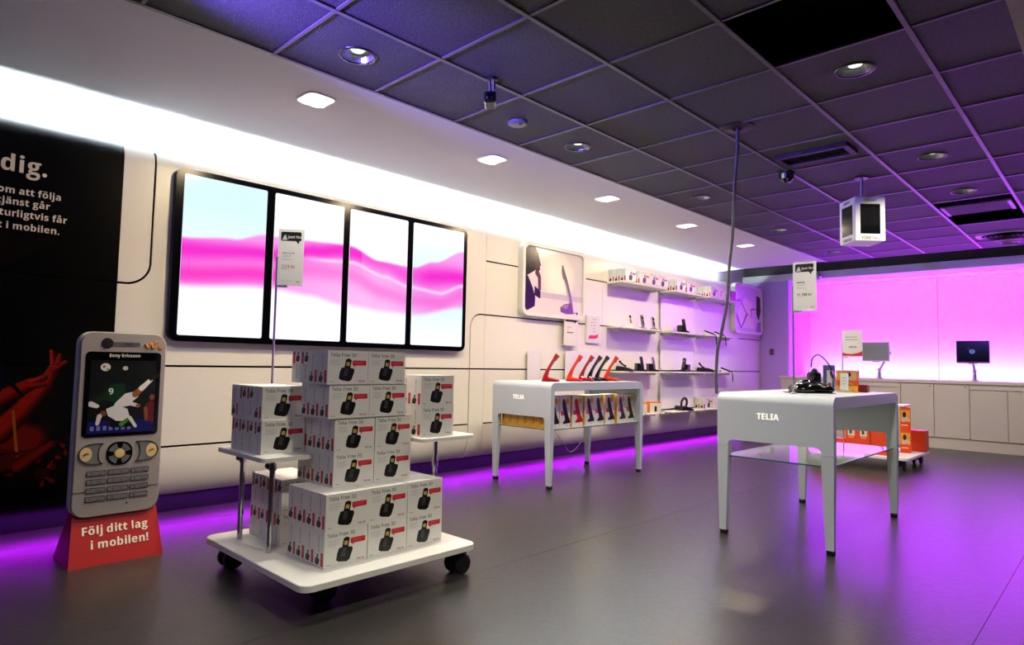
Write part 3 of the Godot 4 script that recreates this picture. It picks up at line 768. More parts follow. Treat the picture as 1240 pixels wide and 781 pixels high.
# ================================================================ tables
func build_table(called: String, at: Vector3, label: String, first: bool):
	var t := thing(called, at, label, "table")
	var W := 0.69; var L := 1.40; var H := 0.88
	# top: one sheet bent down at both ends (outline in z and y, as wide as the table)
	var o := PackedVector2Array(); var n := 8; var r := 0.05; var th := 0.018
	for e in [1.0, -1.0]:
		for i in n + 1:
			var a := PI / 2 * i / n if e > 0 else PI / 2 + PI / 2 * i / n
			o.append(Vector2(e * (L / 2 - r), H - r) + Vector2(cos(a), sin(a)) * r)
	for e in [-1.0, 1.0]:
		for i in n + 1:
			var a := PI - PI / 2 * i / n if e < 0 else PI / 2 - PI / 2 * i / n
			o.append(Vector2(e * (L / 2 - r), H - r) + Vector2(cos(a), sin(a)) * (r - th))
	var st := tool(); add_prism(st, o, W, Vector3.ZERO, Basis(Vector3(0, 0, 1), Vector3.UP, Vector3(-1, 0, 0)))
	part(t, "top", done(st), "table_paint")
	# end panels with rounded inner corners over the legs
	var e0 := PackedVector2Array([Vector2(-W / 2, 0.55), Vector2(-W / 2 + 0.068, 0.55)])
	for i in 7:
		var a := PI - PI / 2 * i / 6
		e0.append(Vector2(-W / 2 + 0.068 + 0.03, 0.56) + Vector2(cos(a), sin(a)) * 0.03)
	for i in 7:
		var a := PI / 2 - PI / 2 * i / 6
		e0.append(Vector2(W / 2 - 0.098, 0.56) + Vector2(cos(a), sin(a)) * 0.03)
	e0.append_array([Vector2(W / 2 - 0.068, 0.55), Vector2(W / 2, 0.55), Vector2(W / 2, H - r), Vector2(-W / 2, H - r)])
	var pe := prism(e0, th)
	for s in [1.0, -1.0]:
		var p := part(t, "end_panel", pe, "table_paint", Vector3(0, 0, s * (L / 2 - th / 2)))
		if s > 0:
			lettering(p, "TELIA", 0.036, "glow_letters", Vector3(-0.092, 0.728, th / 2), 0.0, HORIZONTAL_ALIGNMENT_LEFT, bold, 0.004, "cut-out letters with lamp light put in as glow")
	for s in [1.0, -1.0]:
		part(t, "apron", box(Vector3(th, 0.052, L - 2 * r), 0.002), "table_paint", Vector3(s * (W / 2 - th / 2), H - th - 0.026, 0))
		# the corner piece of the apron fills the bend
		for e in [1.0, -1.0]:
			var q := PackedVector2Array([Vector2(0, 0), Vector2(r - th, 0)])
			for i in 7: q.append(Vector2(cos(PI / 2 * i / 6), sin(PI / 2 * i / 6)) * (r - th))
			var s2 := tool(); add_prism(s2, q, th, Vector3.ZERO, Basis(Vector3(0, 0, e), Vector3.UP, Vector3(-e, 0, 0)))
			part(t, "corner_piece", done(s2), "table_paint", Vector3(s * (W / 2 - th / 2), H - r, e * (L / 2 - r)))
		for e in [1.0, -1.0]:
			var lg := part(t, "leg", leg_mesh(s, e), "table_paint", Vector3(s * W / 2, 0, e * L / 2))
			part(lg, "foot", box(Vector3(0.04, 0.028, 0.04), 0.004), "black", Vector3(-s * 0.030, 0.014, -e * 0.030))
	part(t, "glass_shelf", box(Vector3(W - 0.05, 0.008, L - 0.05), 0.001), "glass", Vector3(0, 0.486, 0))
	for s in [1.0, -1.0]:
		part(t, "glass_edge", box(Vector3(W - 0.05, 0.008, 0.003)), "glass_edge", Vector3(0, 0.486, s * (L / 2 - 0.0235)))
		part(t, "glass_edge", box(Vector3(0.003, 0.008, L - 0.05)), "glass_edge", Vector3(s * (W / 2 - 0.0235), 0.486, 0))
	for s in [1.0, -1.0]:
		for e in [1.0, -1.0]: part(t, "shelf_pin", box(Vector3(0.02, 0.012, 0.02), 0.002), "silver", Vector3(s * (W / 2 - 0.03), 0.476, e * (L / 2 - 0.03)))
	if first:
		part(t, "cable", tube(smooth_path([Vector3(-0.25, 0.482, 0.03), Vector3(-0.22, 0.40, -0.02), Vector3(-0.20, 0.262, -0.14), Vector3(-0.20, 0.172, -0.26), Vector3(-0.20, 0.268, -0.43), Vector3(-0.24, 0.40, -0.52), Vector3(-0.27, 0.482, -0.56)], 6), 0.004, 6), "card_white")
	# the lamp under the top
	var lamp := part(t, "lamp_body", box(Vector3(0.05, 0.02, 0.52), 0.004), "table_paint", Vector3(0.20, H - th - 0.010, 0.12 if not first else -0.1))
	part(lamp, "lamp_tube", tube([Vector3(0, -0.016, -0.23), Vector3(0, -0.016, 0.23)], 0.008, 8), "lamp_tube")
	area("table_lamp_glow", Vector3(0, -0.028, 0), Vector3(0, -1, 0), 0.46, 0.03, Color(1.0, 0.96, 0.72), 12.0, lamp)
	return t

func leg_mesh(s: float, e: float) -> ArrayMesh:     # origin at the outer corner on the floor; tapers down
	var st := tool(); var rows := [[0.028, 0.008, 0.052, 0.008], [0.30, 0.004, 0.062, 0.004], [0.5485, 0.0, 0.070, 0.0], [0.549, 0.0008, 0.069, 0.0185], [0.829, 0.0008, 0.069, 0.0185]]
	for i in rows.size() - 1:
		var a: Array = rows[i]; var b: Array = rows[i + 1]
		var f := func(q: Array, x: int, z: int): return Vector3(-s * (q[1] if x == 0 else q[2]), q[0], -e * (q[3] if z == 0 else q[2] * 0.7))
		for k in [[0, 0, 1, 0, Vector3(0, 0, e)], [1, 0, 1, 1, Vector3(-s, 0, 0)], [1, 1, 0, 1, Vector3(0, 0, -e)], [0, 1, 0, 0, Vector3(s, 0, 0)]]:
			quad(st, f.call(a, k[0], k[1]), f.call(a, k[2], k[3]), f.call(b, k[2], k[3]), f.call(b, k[0], k[1]), k[4])
	var q: Array = rows[0]
	quad(st, Vector3(-s * q[1], q[0], -e * q[1]), Vector3(-s * q[2], q[0], -e * q[1]), Vector3(-s * q[2], q[0], -e * q[2] * 0.7), Vector3(-s * q[1], q[0], -e * q[2] * 0.7), Vector3(0, -1, 0))
	return done(st)

# ================================================================ phone-shaped standee
func build_standee():
	var t := thing("phone_standee", Vector3(-3.85, 0, -1.0), "tall cardboard display shaped like a silver mobile phone on a red foot", "display stand")
	# foot: a red wedge, flaring towards the floor
	var st := tool()
	var f := [Vector3(0.155, 0, 0.205), Vector3(0.155, 0, -0.215), Vector3(-0.16, 0, -0.215), Vector3(-0.16, 0, 0.205)]
	var g := [Vector3(0.075, 0.24, 0.185), Vector3(0.075, 0.24, -0.195), Vector3(0.0, 0.24, -0.195), Vector3(0.0, 0.24, 0.185)]
	for i in 4:
		var j := (i + 1) % 4; var o: Vector3 = f[i] + f[j]
		quad(st, f[i], f[j], g[j], g[i], Vector3(o.x, 0.3, o.z + 0.01 if absf(o.z) > 0.1 else 0.0))
	quad(st, g[0], g[1], g[2], g[3], Vector3.UP); quad(st, f[0], f[1], f[2], f[3], Vector3.DOWN)
	var foot := part(t, "foot", done(st), "red_card"); foot.set_meta("label", "red wedge foot with cream words")
	var tilt := Vector3(0, PI / 2, 0)
	# words lie on the sloping front
	var slope := Node3D.new(); slope.name = "slogan"; foot.add_child(slope); slope.position = Vector3(0.155, 0, 0); slope.rotation = Vector3(0, PI / 2, 0)
	slope.rotation_order = EULER_ORDER_YXZ; slope.rotation = Vector3(-atan2(0.08, 0.24), PI / 2, 0)
	lettering(slope, "Följ ditt lag", 0.040, "cream_letter", Vector3(0.0, 0.150, 0.002), 0.0, HORIZONTAL_ALIGNMENT_CENTER, bold, 0.002)
	lettering(slope, "i mobilen!", 0.040, "cream_letter", Vector3(0.02, 0.080, 0.002), 0.0, HORIZONTAL_ALIGNMENT_CENTER, bold, 0.002)
	# board with the phone's outline; front lies at x = 0.1
	var b := part(t, "phone_board", prism(rrect(0.392, 0.925, 0.062, 8), 0.035, 0.004), brushed(), Vector3(0.083, 0.692, 0), tilt); b.set_meta("label", "brushed silver phone front with a cream edge")
	part(t, "board_edge", prism(rrect(0.396, 0.93, 0.063, 8), 0.058, 0.0), "cardboard_edge", Vector3(0.040, 0.692, 0.0), tilt)
	part(t, "stand_back", box(Vector3(0.012, 0.5, 0.30), 0.002), "cardboard_edge", Vector3(-0.02, 0.45, 0), Vector3(0, 0, -0.12))
	var F := 0.101 + 0.0005
	var put := func(parent: Node3D, nm: String, mesh: Mesh, m, u: float, v: float, lift := 0.0) -> MeshInstance3D:   # u to the right, v up, from the board's centre
		return part(parent, nm, mesh, m, Vector3(u, v, 0.0175 + 0.0015 + lift))
	put.call(b, "screen_surround", prism(rrect(0.345, 0.430, 0.02, 4), 0.003), "black_gloss", 0.0, 0.148)
	var scr = put.call(b, "screen_picture", box(Vector3(0.30, 0.36, 0.002)), football_print(), 0.0, 0.135, 0.0015)
	scr.mesh = prism(PackedVector2Array([Vector2(-0.15, -0.185), Vector2(0.15, -0.185), Vector2(0.15, 0.185), Vector2(-0.15, 0.185)]), 0.002)
	scr.set_meta("label", "printed football scene with a player in an overhead kick")
	lettering(b, "Sony Ericsson", 0.016, "card_white", Vector3(0.0, 0.337, 0.0205), 0.0, HORIZONTAL_ALIGNMENT_CENTER, bold, 0.001)
	var ear = put.call(b, "earpiece_bar", prism(rrect(0.130, 0.020, 0.004, 3), 0.003), "silver", 0.004, 0.405)
	for i in 3: part(ear, "speaker_hole", lathe([Vector2(0, 0), Vector2(0.004, 0), Vector2(0.004, 0.002), Vector2(0, 0.002)], 10), "black", Vector3(-0.002 + 0.012 * i, 0, 0.001), Vector3(PI / 2, 0, 0))
	part(ear, "light_sensor", prism(rrect(0.014, 0.016, 0.004, 2), 0.002), "dark_grey", Vector3(0.054, 0, 0.0015))
	var lens = put.call(b, "camera_lens", lathe([Vector2(0, 0), Vector2(0.027, 0), Vector2(0.025, 0.003), Vector2(0, 0.004)], 24), "black", -0.082, 0.407); lens.rotation = Vector3(PI / 2, 0, 0)
	mat("gold_print", Color(0.80, 0.52, 0.22), 0.4)
	var lg := tool()
	add_tube(lg, smooth_path([Vector3(-0.036, 0.006, 0), Vector3(-0.024, -0.011, 0), Vector3(-0.012, 0.008, 0), Vector3(0.0, -0.012, 0), Vector3(0.012, 0.012, 0), Vector3(0.02, 0.016, 0)], 4), 0.0065, 8)
	add_lathe(lg, [Vector2(0, -0.002), Vector2(0.010, -0.001), Vector2(0.010, 0.003), Vector2(0, 0.004)], 14, Vector3(0.034, -0.008, 0), Basis(Vector3.RIGHT, PI / 2))
	var logo = put.call(b, "wave_logo", done(lg), "gold_print", 0.130, 0.402); logo.scale = Vector3(1.05, 1.15, 1); logo.set_meta("label", "orange squiggle emblem")
	# soft keys and the round pad
	var pad = put.call(b, "navigation_pad", prism(rrect(0.118, 0.118, 0.050, 6), 0.004), "black_gloss", 0.0, -0.155)
	for i in 4:
		var q := PackedVector2Array()
		for a in 6: q.append(Vector2(cos(PI / 4 + PI / 2 * i - 0.5 + a * 0.2), sin(PI / 4 + PI / 2 * i - 0.5 + a * 0.2)) * 0.052)
		for a in 6: q.append(Vector2(cos(PI / 4 + PI / 2 * i + 0.5 - a * 0.2), sin(PI / 4 + PI / 2 * i + 0.5 - a * 0.2)) * 0.027)
		part(pad, "pad_wing", prism(q, 0.002), "silver", Vector3(0, 0, 0.003))
	mat("cream_print", Color(0.86, 0.76, 0.52), 0.5)
	var hub := part(pad, "centre_button", lathe([Vector2(0, 0), Vector2(0.024, 0), Vector2(0.022, 0.004), Vector2(0, 0.005)], 20), "cream_print", Vector3(0, 0, 0.003), Vector3(PI / 2, 0, 0))
	part(hub, "button_ring", lathe([Vector2(0.024, 0.0), Vector2(0.027, 0.0), Vector2(0.027, 0.003), Vector2(0.024, 0.003)], 20), mat("green_print", Color(0.28, 0.36, 0.14), 0.5))
	for s in [-1.0, 1.0]:
		var o := PackedVector2Array()
		for i in 11:
			var a := PI / 2 + PI * i / 10.0
			o.append(Vector2(cos(a) * 0.062, sin(a) * 0.05))
		for i in 7:
			var a := -PI / 2 + PI * i / 6.0
			o.append(Vector2(0.045 - cos(a) * 0.022, sin(a) * 0.05))
		if s > 0:
			var o2 := PackedVector2Array()
			for i in o.size(): o2.append(Vector2(-o[o.size() - 1 - i].x, o[o.size() - 1 - i].y))
			o = o2
		var k = put.call(b, "call_key", prism(o, 0.004), "grey_plastic", s * 0.118, -0.150)
		part(k, "key_rim", tube(rim(o, 0.003), 0.0022, 6), "black")
		part(k, "cream_cap", prism(circle(0.026, 20, 0.035), 0.002), "cream_print", Vector3(s * 0.030, 0, 0.0025))
		part(k, "handset_mark", tube(smooth_path([Vector3(-0.012, -0.006 , 0), Vector3(0, 0.004, 0), Vector3(0.012, 0.002, 0)]), 0.0026, 6), "black" if s < 0 else "dark_red_card", Vector3(s * 0.030, 0, 0.0045))
	var n := 0
	for row in 4:
		for col in 3:
			var words: String = ["1", "2", "3", "4", "5", "6", "7", "8", "9", "*", "0", "#"][n]; var small: String = ["oo", "ABC", "DEF", "GHI", "JKL", "MNO", "PQRS", "TUV", "WXYZ", "a/A", "+", "-"][n]; n += 1
			var k = put.call(b, "number_key", prism(rrect(0.086 if col != 1 else 0.096, 0.026, 0.004, 2), 0.004), "black", -0.098 + 0.098 * col, -0.248 - 0.042 * row)
			part(k, "key_cap", prism(rrect(0.080 if col != 1 else 0.09, 0.020, 0.003, 2), 0.003), "grey_plastic", Vector3(0, 0, 0.002))
			lettering(k, words, 0.013, "black", Vector3(-0.022, -0.007, 0.0036), 0.0, HORIZONTAL_ALIGNMENT_CENTER, null, 0.0008)
			lettering(k, small, 0.007, "black", Vector3(0.014, -0.005, 0.0036), 0.0, HORIZONTAL_ALIGNMENT_CENTER, null, 0.0008)
	put.call(b, "lower_seam", box(Vector3(0.39, 0.0016, 0.0015)), "black", 0.0, -0.335)
	put.call(b, "microphone_dot", prism(PackedVector2Array([Vector2(-0.006, 0.004), Vector2(0, -0.007), Vector2(0.006, 0.004)]), 0.002), "black", 0.046, -0.412)
	for y in [0.25, 0.30]: part(t, "side_button", box(Vector3(0.012, 0.03, 0.004), 0.001), "cardboard_edge", Vector3(0.075, 0.692 + y, 0.197))

func rim(o: PackedVector2Array, z: float) -> Array:
	var p := []
	for q in o: p.append(Vector3(q.x, q.y, z))
	p.append(Vector3(o[0].x, o[0].y, z))
	return p

func brushed() -> StandardMaterial3D:
	var m := mat("brushed_silver", Color(0.66, 0.63, 0.61), 0.42)
	m.albedo_texture = noise_tex(0.4, 256, [Color(0.86, 0.86, 0.86), Color(1, 1, 1)], 31); m.uv1_scale = Vector3(0.25, 3.0, 1)
	return m

func football_print() -> StandardMaterial3D:
	var s := sheet(240, 296, Color(0.030, 0.050, 0.052))
	for i in 22: s.fill(0, 30 + 9 * i, 240, 2, Color(0.055, 0.085, 0.085))
	s.fill(0, 245, 240, 51, Color(0.06, 0.07, 0.36))
	for i in 7: s.fill(10 + i * 22, 266, 13, 18, Color(0.45, 0.45, 0.72))
	s.disc(Vector2(52, 28), 18, 16, Color(0.85, 0.84, 0.80)); s.disc(Vector2(47, 26), 6, 5, Color(0.45, 0.46, 0.5)); s.disc(Vector2(60, 36), 5, 4, Color(0.5, 0.6, 0.2))
	# man in green, upside down
	s.stroke([Vector2(118, 108), Vector2(112, 70), Vector2(122, 40)], 8, 6, Color(0.03, 0.05, 0.045)); s.disc(Vector2(124, 32), 10, 9, Color(0.75, 0.72, 0.66))
	s.poly([Vector2(50, 128), Vector2(78, 98), Vector2(122, 92), Vector2(130, 130), Vector2(96, 174), Vector2(56, 160)], Color(0.04, 0.20, 0.11))
	s.words("9", Vector2(66, 140), 26, Color(0.88, 0.9, 0.86), true)
	s.stroke([Vector2(58, 140), Vector2(30, 160), Vector2(12, 172)], 14, 10, Color(0.04, 0.16, 0.09))
	s.stroke([Vector2(8, 176), Vector2(30, 186)], 11, 8, Color(0.85, 0.85, 0.85))
	# man in white, one leg kicked up
	s.poly([Vector2(92, 176), Vector2(128, 136), Vector2(166, 128), Vector2(178, 150), Vector2(134, 190)], Color(0.86, 0.85, 0.84))
	s.stroke([Vector2(166, 140), Vector2(186, 118)], 13, 11, Color(0.55, 0.33, 0.18)); s.stroke([Vector2(188, 116), Vector2(222, 80)], 11, 8, Color(0.88, 0.88, 0.86)); s.stroke([Vector2(222, 78), Vector2(236, 58)], 7, 5, Color(0.05, 0.05, 0.05))
	s.poly([Vector2(62, 198), Vector2(100, 180), Vector2(140, 200), Vector2(150, 236), Vector2(110, 254), Vector2(70, 226)], Color(0.84, 0.84, 0.84))
	s.disc(Vector2(44, 206), 20, 18, Color(0.05, 0.04, 0.04)); s.disc(Vector2(52, 216), 12, 12, Color(0.42, 0.26, 0.18))
	s.stroke([Vector2(40, 226), Vector2(34, 256)], 9, 7, Color(0.8, 0.8, 0.8)); s.stroke([Vector2(100, 184), Vector2(150, 178), Vector2(174, 186)], 10, 7, Color(0.84, 0.84, 0.83)); s.disc(Vector2(178, 188), 9, 8, Color(0.55, 0.33, 0.2))
	s.stroke([Vector2(90, 260), Vector2(130, 262), Vector2(168, 262)], 14, 10, Color(0.03, 0.05, 0.04)); s.stroke([Vector2(120, 262), Vector2(146, 240)], 9, 6, Color(0.25, 0.5, 0.16)); s.stroke([Vector2(150, 236), Vector2(172, 272)], 7, 6, Color(0.82, 0.82, 0.8))
	s.poly([Vector2(204, 188), Vector2(224, 166), Vector2(240, 176), Vector2(240, 262), Vector2(214, 250)], Color(0.36, 0.06, 0.04)); s.disc(Vector2(230, 154), 10, 12, Color(0.5, 0.3, 0.2)); s.stroke([Vector2(208, 200), Vector2(212, 246)], 8, 6, Color(0.5, 0.28, 0.18))
	return printed("football_print", s, 0.3)

# ================================================================ phone boxes
const BW := 0.2155; const BH := 0.156; const BT := 0.0825

func phone_on_sheet(s: Sheet, o: Vector2, k: float):   # handset standing in its cradle, print
	var V := func(x, y): return o + Vector2(x, y) * k
	s.poly([V.call(-2, 62), V.call(6, 40), V.call(30, 36), V.call(72, 44), V.call(74, 56), V.call(60, 96), V.call(46, 104), V.call(8, 98), V.call(-6, 90)], Color(0.012, 0.012, 0.016))
	s.poly([V.call(28, 2), V.call(38, -4), V.call(52, -2), V.call(58, 6), V.call(44, 84), V.call(36, 92), V.call(18, 88), V.call(14, 78)], Color(0.02, 0.02, 0.026))
	s.poly([V.call(33, 12), V.call(50, 14), V.call(47, 32), V.call(29, 29)], Color(0.74, 0.62, 0.30))
	for r in 5:
		for c in 3: s.disc(V.call(27 + 6.5 * c - 1.6 * r, 44 + 7.5 * r + c), 2.2 * k, 1.7 * k, Color(0.5, 0.5, 0.52))

func box_print(red := true) -> StandardMaterial3D:
	# atlas 512 x 256: front print 0..342, side print 350..480 normal, rest plain white
	var s := sheet(640, 256, Color(0.86, 0.86, 0.85))
	s.words("Telia Free 30", Vector2(20, 48), 28, Color(0.06, 0.06, 0.07), false, 0, 1.0)
	for i in 6: s.fill(26, 66 + i * 8, 96 - 14 * (i % 3), 2.4, Color(0.66, 0.66, 0.66))
	phone_on_sheet(s, Vector2(104, 66), 1.62)
	s.round_box(206, 74, 118, 38, 6, Color(0.76, 0.07, 0.14)); s.poly([Vector2(218, 108), Vector2(240, 108), Vector2(220, 126)], Color(0.76, 0.07, 0.14))
	for i in 2: s.fill(218, 84 + i * 12, 92 - 18 * i, 4, Color(0.88, 0.42, 0.46))
	s.words("TELIA", Vector2(258, 240), 14, Color(0.62, 0.16, 0.36), true, 0, 1.2); s.fill(20, 234, 34, 4, Color(0.5, 0.5, 0.5))
	# side prints: words run down the edge, a small phone and a red bar at the foot
	for k in 2:
		var x0 := 352 + k * 136
		s.fill(x0 - 5, 0, 136, 256, Color(0.86, 0.86, 0.85))
		if k == 0:
			s.words("Telia Free 30", Vector2(x0 + 46, 30), 15, Color(0.12, 0.12, 0.13), false, 1, 1.0)
			phone_on_sheet(s, Vector2(x0 + 12, 166), 0.72)
			s.fill(x0 + 84, 150, 30, 92, Color(0.76, 0.07, 0.14)); s.words("Telia", Vector2(x0 + 94, 166), 11, Color(0.9, 0.6, 0.62), false, 1)
		else:
			s.words("Telia Free 30", Vector2(x0 + 78, 226), 15, Color(0.12, 0.12, 0.13), false, 3, 1.0)
			phone_on_sheet(s, Vector2(x0 + 58, 18), 0.72)
			s.fill(x0 + 12, 14, 30, 92, Color(0.76, 0.07, 0.14))
	return printed("phone_box_print", s, 0.38)

# a carton: its printed front (w by h) faces +x, its printed edge (t by h) faces +z; origin at the base's centre
func carton(t: float, h: float, w: float, front: Rect2, side: Rect2, other: Rect2) -> ArrayMesh:
	var st := tool()
	var face := func(a: Vector3, b: Vector3, c: Vector3, d: Vector3, r: Rect2, out: Vector3):   # a top left, b top right, c bottom right, d bottom left
		var v := [[a, r.position], [b, Vector2(r.end.x, r.position.y)], [c, r.end], [d, Vector2(r.position.x, r.end.y)]]
		for q in [[0, 1, 2], [0, 2, 3]]:
			var k: Array = q
			if (v[k[1]][0] - v[k[0]][0]).cross(v[k[2]][0] - v[k[0]][0]).dot(out) > 0: k = [k[0], k[2], k[1]]
			for i in k: st.set_uv(v[i][1]); st.add_vertex(v[i][0])
	var x := t / 2; var z := w / 2
	face.call(Vector3(x, h, z), Vector3(x, h, -z), Vector3(x, 0, -z), Vector3(x, 0, z), front, Vector3.RIGHT)
	face.call(Vector3(-x, h, -z), Vector3(-x, h, z), Vector3(-x, 0, z), Vector3(-x, 0, -z), front, Vector3.LEFT)
	face.call(Vector3(-x, h, z), Vector3(x, h, z), Vector3(x, 0, z), Vector3(-x, 0, z), side, Vector3.BACK)
	face.call(Vector3(x, h, -z), Vector3(-x, h, -z), Vector3(-x, 0, -z), Vector3(x, 0, -z), side, Vector3.FORWARD)
	face.call(Vector3(-x, h, -z), Vector3(x, h, -z), Vector3(x, h, z), Vector3(-x, h, z), other, Vector3.UP)
	face.call(Vector3(-x, 0, z), Vector3(x, 0, z), Vector3(x, 0, -z), Vector3(-x, 0, -z), other, Vector3.DOWN)
	return done(st)

var box_mesh := []

func phone_box(at: Vector3, flip: bool, label: String, group: String, turn := 0.0):
	var j := Vector3(rng.randf_range(-0.0015, 0.0015), 0, rng.randf_range(-0.0015, 0.0015))
	var o := solo("phone_box", box_mesh[1 if flip else 0], "phone_box_print", at + j, label, "box", group, Vector3(0, turn + rng.randf_range(-0.006, 0.006), 0))
	return o

# ================================================================ the cart with boxes
func build_cart():
	box_print()
	var W := 640.0
	for k in 2: box_mesh.append(carton(BT - 0.001, BH - 0.0006, BW - 0.0015, Rect2(0, 0, 342 / W, 1), Rect2((350 + 136 * k) / W, 0, 128 / W, 1), Rect2(0.001, 0.001, 0.012, 0.03)))
	var x0 := -3.36; var x1 := -2.352; var z0 := -1.29; var z1 := -2.225
	var c := thing("display_cart", Vector3((x0 + x1) / 2, 0, (z0 + z1) / 2), "low white wheeled cart stacked with cordless phone boxes", "cart")
	var ctr := c.position
	var deck := part(c, "deck", prism(rrect(x1 - x0, z0 - z1, 0.05, 8), 0.028, 0.003), "white_metal", Vector3(0, 0.131, 0), Vector3(-PI / 2, 0, 0))
	for q in [[x1 - 0.07, z1 + 0.07], [x0 + 0.12, z0 - 0.09], [x1 - 0.20, z0 - 0.20], [x0 + 0.08, z1 + 0.08]]:
		caster(c, Vector3(q[0], 0, q[1]) - ctr)
	# the raised shelf on two posts
	var sh := part(c, "raised_shelf", prism(rrect(0.52, 0.25, 0.035, 6), 0.022, 0.003), "white_metal", Vector3(-3.03, 0.584, -1.428) - ctr, Vector3(-PI / 2, 0, 0))
	for q in [[-3.196, -1.40], [-2.875, -1.40]]:
		var p := part(c, "post", rod(0.0125, 0.43), "chrome", Vector3(q[0], 0.145, q[1]) - ctr)
		part(p, "collar", rod(0.017, 0.03), "chrome", Vector3(0, 0.375, 0))
		part(p, "knob", lathe([Vector2(0, 0), Vector2(0.006, 0), Vector2(0.006, 0.018), Vector2(0.014, 0.02), Vector2(0.014, 0.04), Vector2(0, 0.042)], 12), "black_plastic", Vector3(-0.012, 0.39, 0), Vector3(0, 0, PI / 2))
	part(c, "rear_shelf", prism(rrect(0.34, 0.36, 0.03, 6), 0.020, 0.003), "white_metal", Vector3(-2.70, 0.645, -2.18) - ctr, Vector3(-PI / 2, 0, 0))
	var rp := part(c, "post", rod(0.0125, 0.49), "chrome", Vector3(-2.64, 0.145, -2.175) - ctr)
	part(rp, "collar", rod(0.017, 0.03), "chrome", Vector3(0, 0.35, 0))
	var base := 0.1455
	# lower tier
	for r in 2:
		for k in 3:
			for d in 4:
				phone_box(Vector3(-2.492 - BT / 2 - BT * d - 0.004 * k, base + BH * r, -1.458 - BW * (k + 0.5) - 0.004 * k), d == 9, "white phone box, %s, %s, %s of the lower tier" % [["bottom row", "upper row"][r], ["post-end column", "middle column", "wheel-end column"][k], ["front layer", "second layer", "third layer", "innermost layer"][d]], "boxes in the lower tier of the cart")
	for r in 2:
		for d in 4:
			phone_box(Vector3(-2.925 - BT / 2 - BT * d, base + BH * r, -1.475 - BW * 0.5), true, "white phone box under the raised shelf, %s, %s from the post" % [["bottom row", "upper row"][r], ["first", "second", "third", "fourth"][d]], "boxes under the raised shelf")
	# tower
	var off := [[-2.612, -1.560], [-2.612, -1.560], [-2.606, -1.520], [-2.600, -1.502]]
	for r in 4:
		for k in 2:
			for d in 4:
				if (k == 1 and d > 0 and r < 3) or (r == 2 and d == 3): continue
				phone_box(Vector3(off[r][0] - BT / 2 - BT * d, base + BH * (r + 2), off[r][1] - BW * (k + 0.5) - 0.002 * k), r == 3 and d > 1, "white phone box, %s of the tall tower, %s, %s" % [["bottom row", "second row", "third row", "topmost row"][r], ["first column", "second column"][k], ["front layer", "second layer", "third layer", "innermost layer"][d]], "boxes in the middle tower")
	# on the raised shelf
	for d in 4: phone_box(Vector3(-2.872 - BT / 2 - BT * d, 0.5955, -1.338 - BW / 2), true, "white phone box in the lower row on the raised shelf, %s" % ["facing out", "second", "third", "innermost"][d], "boxes on the raised shelf")
	for d in 4: phone_box(Vector3(-2.885 - BT / 2 - (BT + 0.0005) * d, 0.5955 + BH, -1.339 - BW / 2), d in [1, 2], "white phone box in the upper row on the raised shelf, %s" % ["facing out", "second", "third", "innermost"][d], "boxes on the raised shelf")
	# on the rear shelf
	for r in 2:
		for d in 2: phone_box(Vector3(-2.575 - BT / 2 - BT * d, 0.6555 + BH * r, -2.022 - BW / 2), false, "white phone box on the small rear shelf, %s row, %s" % [["lower", "upper"][r], ["facing out", "behind"][d]], "boxes on the small rear shelf")
	var s := price_sign(Vector3(-3.335, 0.145, -1.60), 1.45, 0.90, "slim price card on a pole rising from the phone-box cart", 0)
	s.rotation.y = 0.87

func caster(parent: Node3D, at: Vector3):
	var w := part(parent, "caster", box(Vector3(0.035, 0.014, 0.075), 0.004), "black_plastic", at + Vector3(0, 0.110, 0))
	part(w, "fork", prism(PackedVector2Array([Vector2(-0.04, 0.0), Vector2(0.04, 0.0), Vector2(0.03, -0.055), Vector2(-0.01, -0.06)]), 0.052, 0.003), "black_plastic", Vector3(0, -0.006, 0), Vector3(0, PI / 2, 0))
	var tr := PackedVector2Array()
	part(w, "wheel", lathe([Vector2(0, -0.014), Vector2(0.040, -0.014), Vector2(0.049, -0.009), Vector2(0.050, 0.0), Vector2(0.049, 0.009), Vector2(0.040, 0.014), Vector2(0, 0.014)], 24), "black", Vector3(0.034, -0.060, 0), Vector3(0, 0, PI / 2))
	part(w, "wheel", lathe([Vector2(0, -0.014), Vector2(0.040, -0.014), Vector2(0.049, -0.009), Vector2(0.050, 0.0), Vector2(0.049, 0.009), Vector2(0.040, 0.014), Vector2(0, 0.014)], 24), "black", Vector3(-0.034, -0.060, 0), Vector3(0, 0, PI / 2))

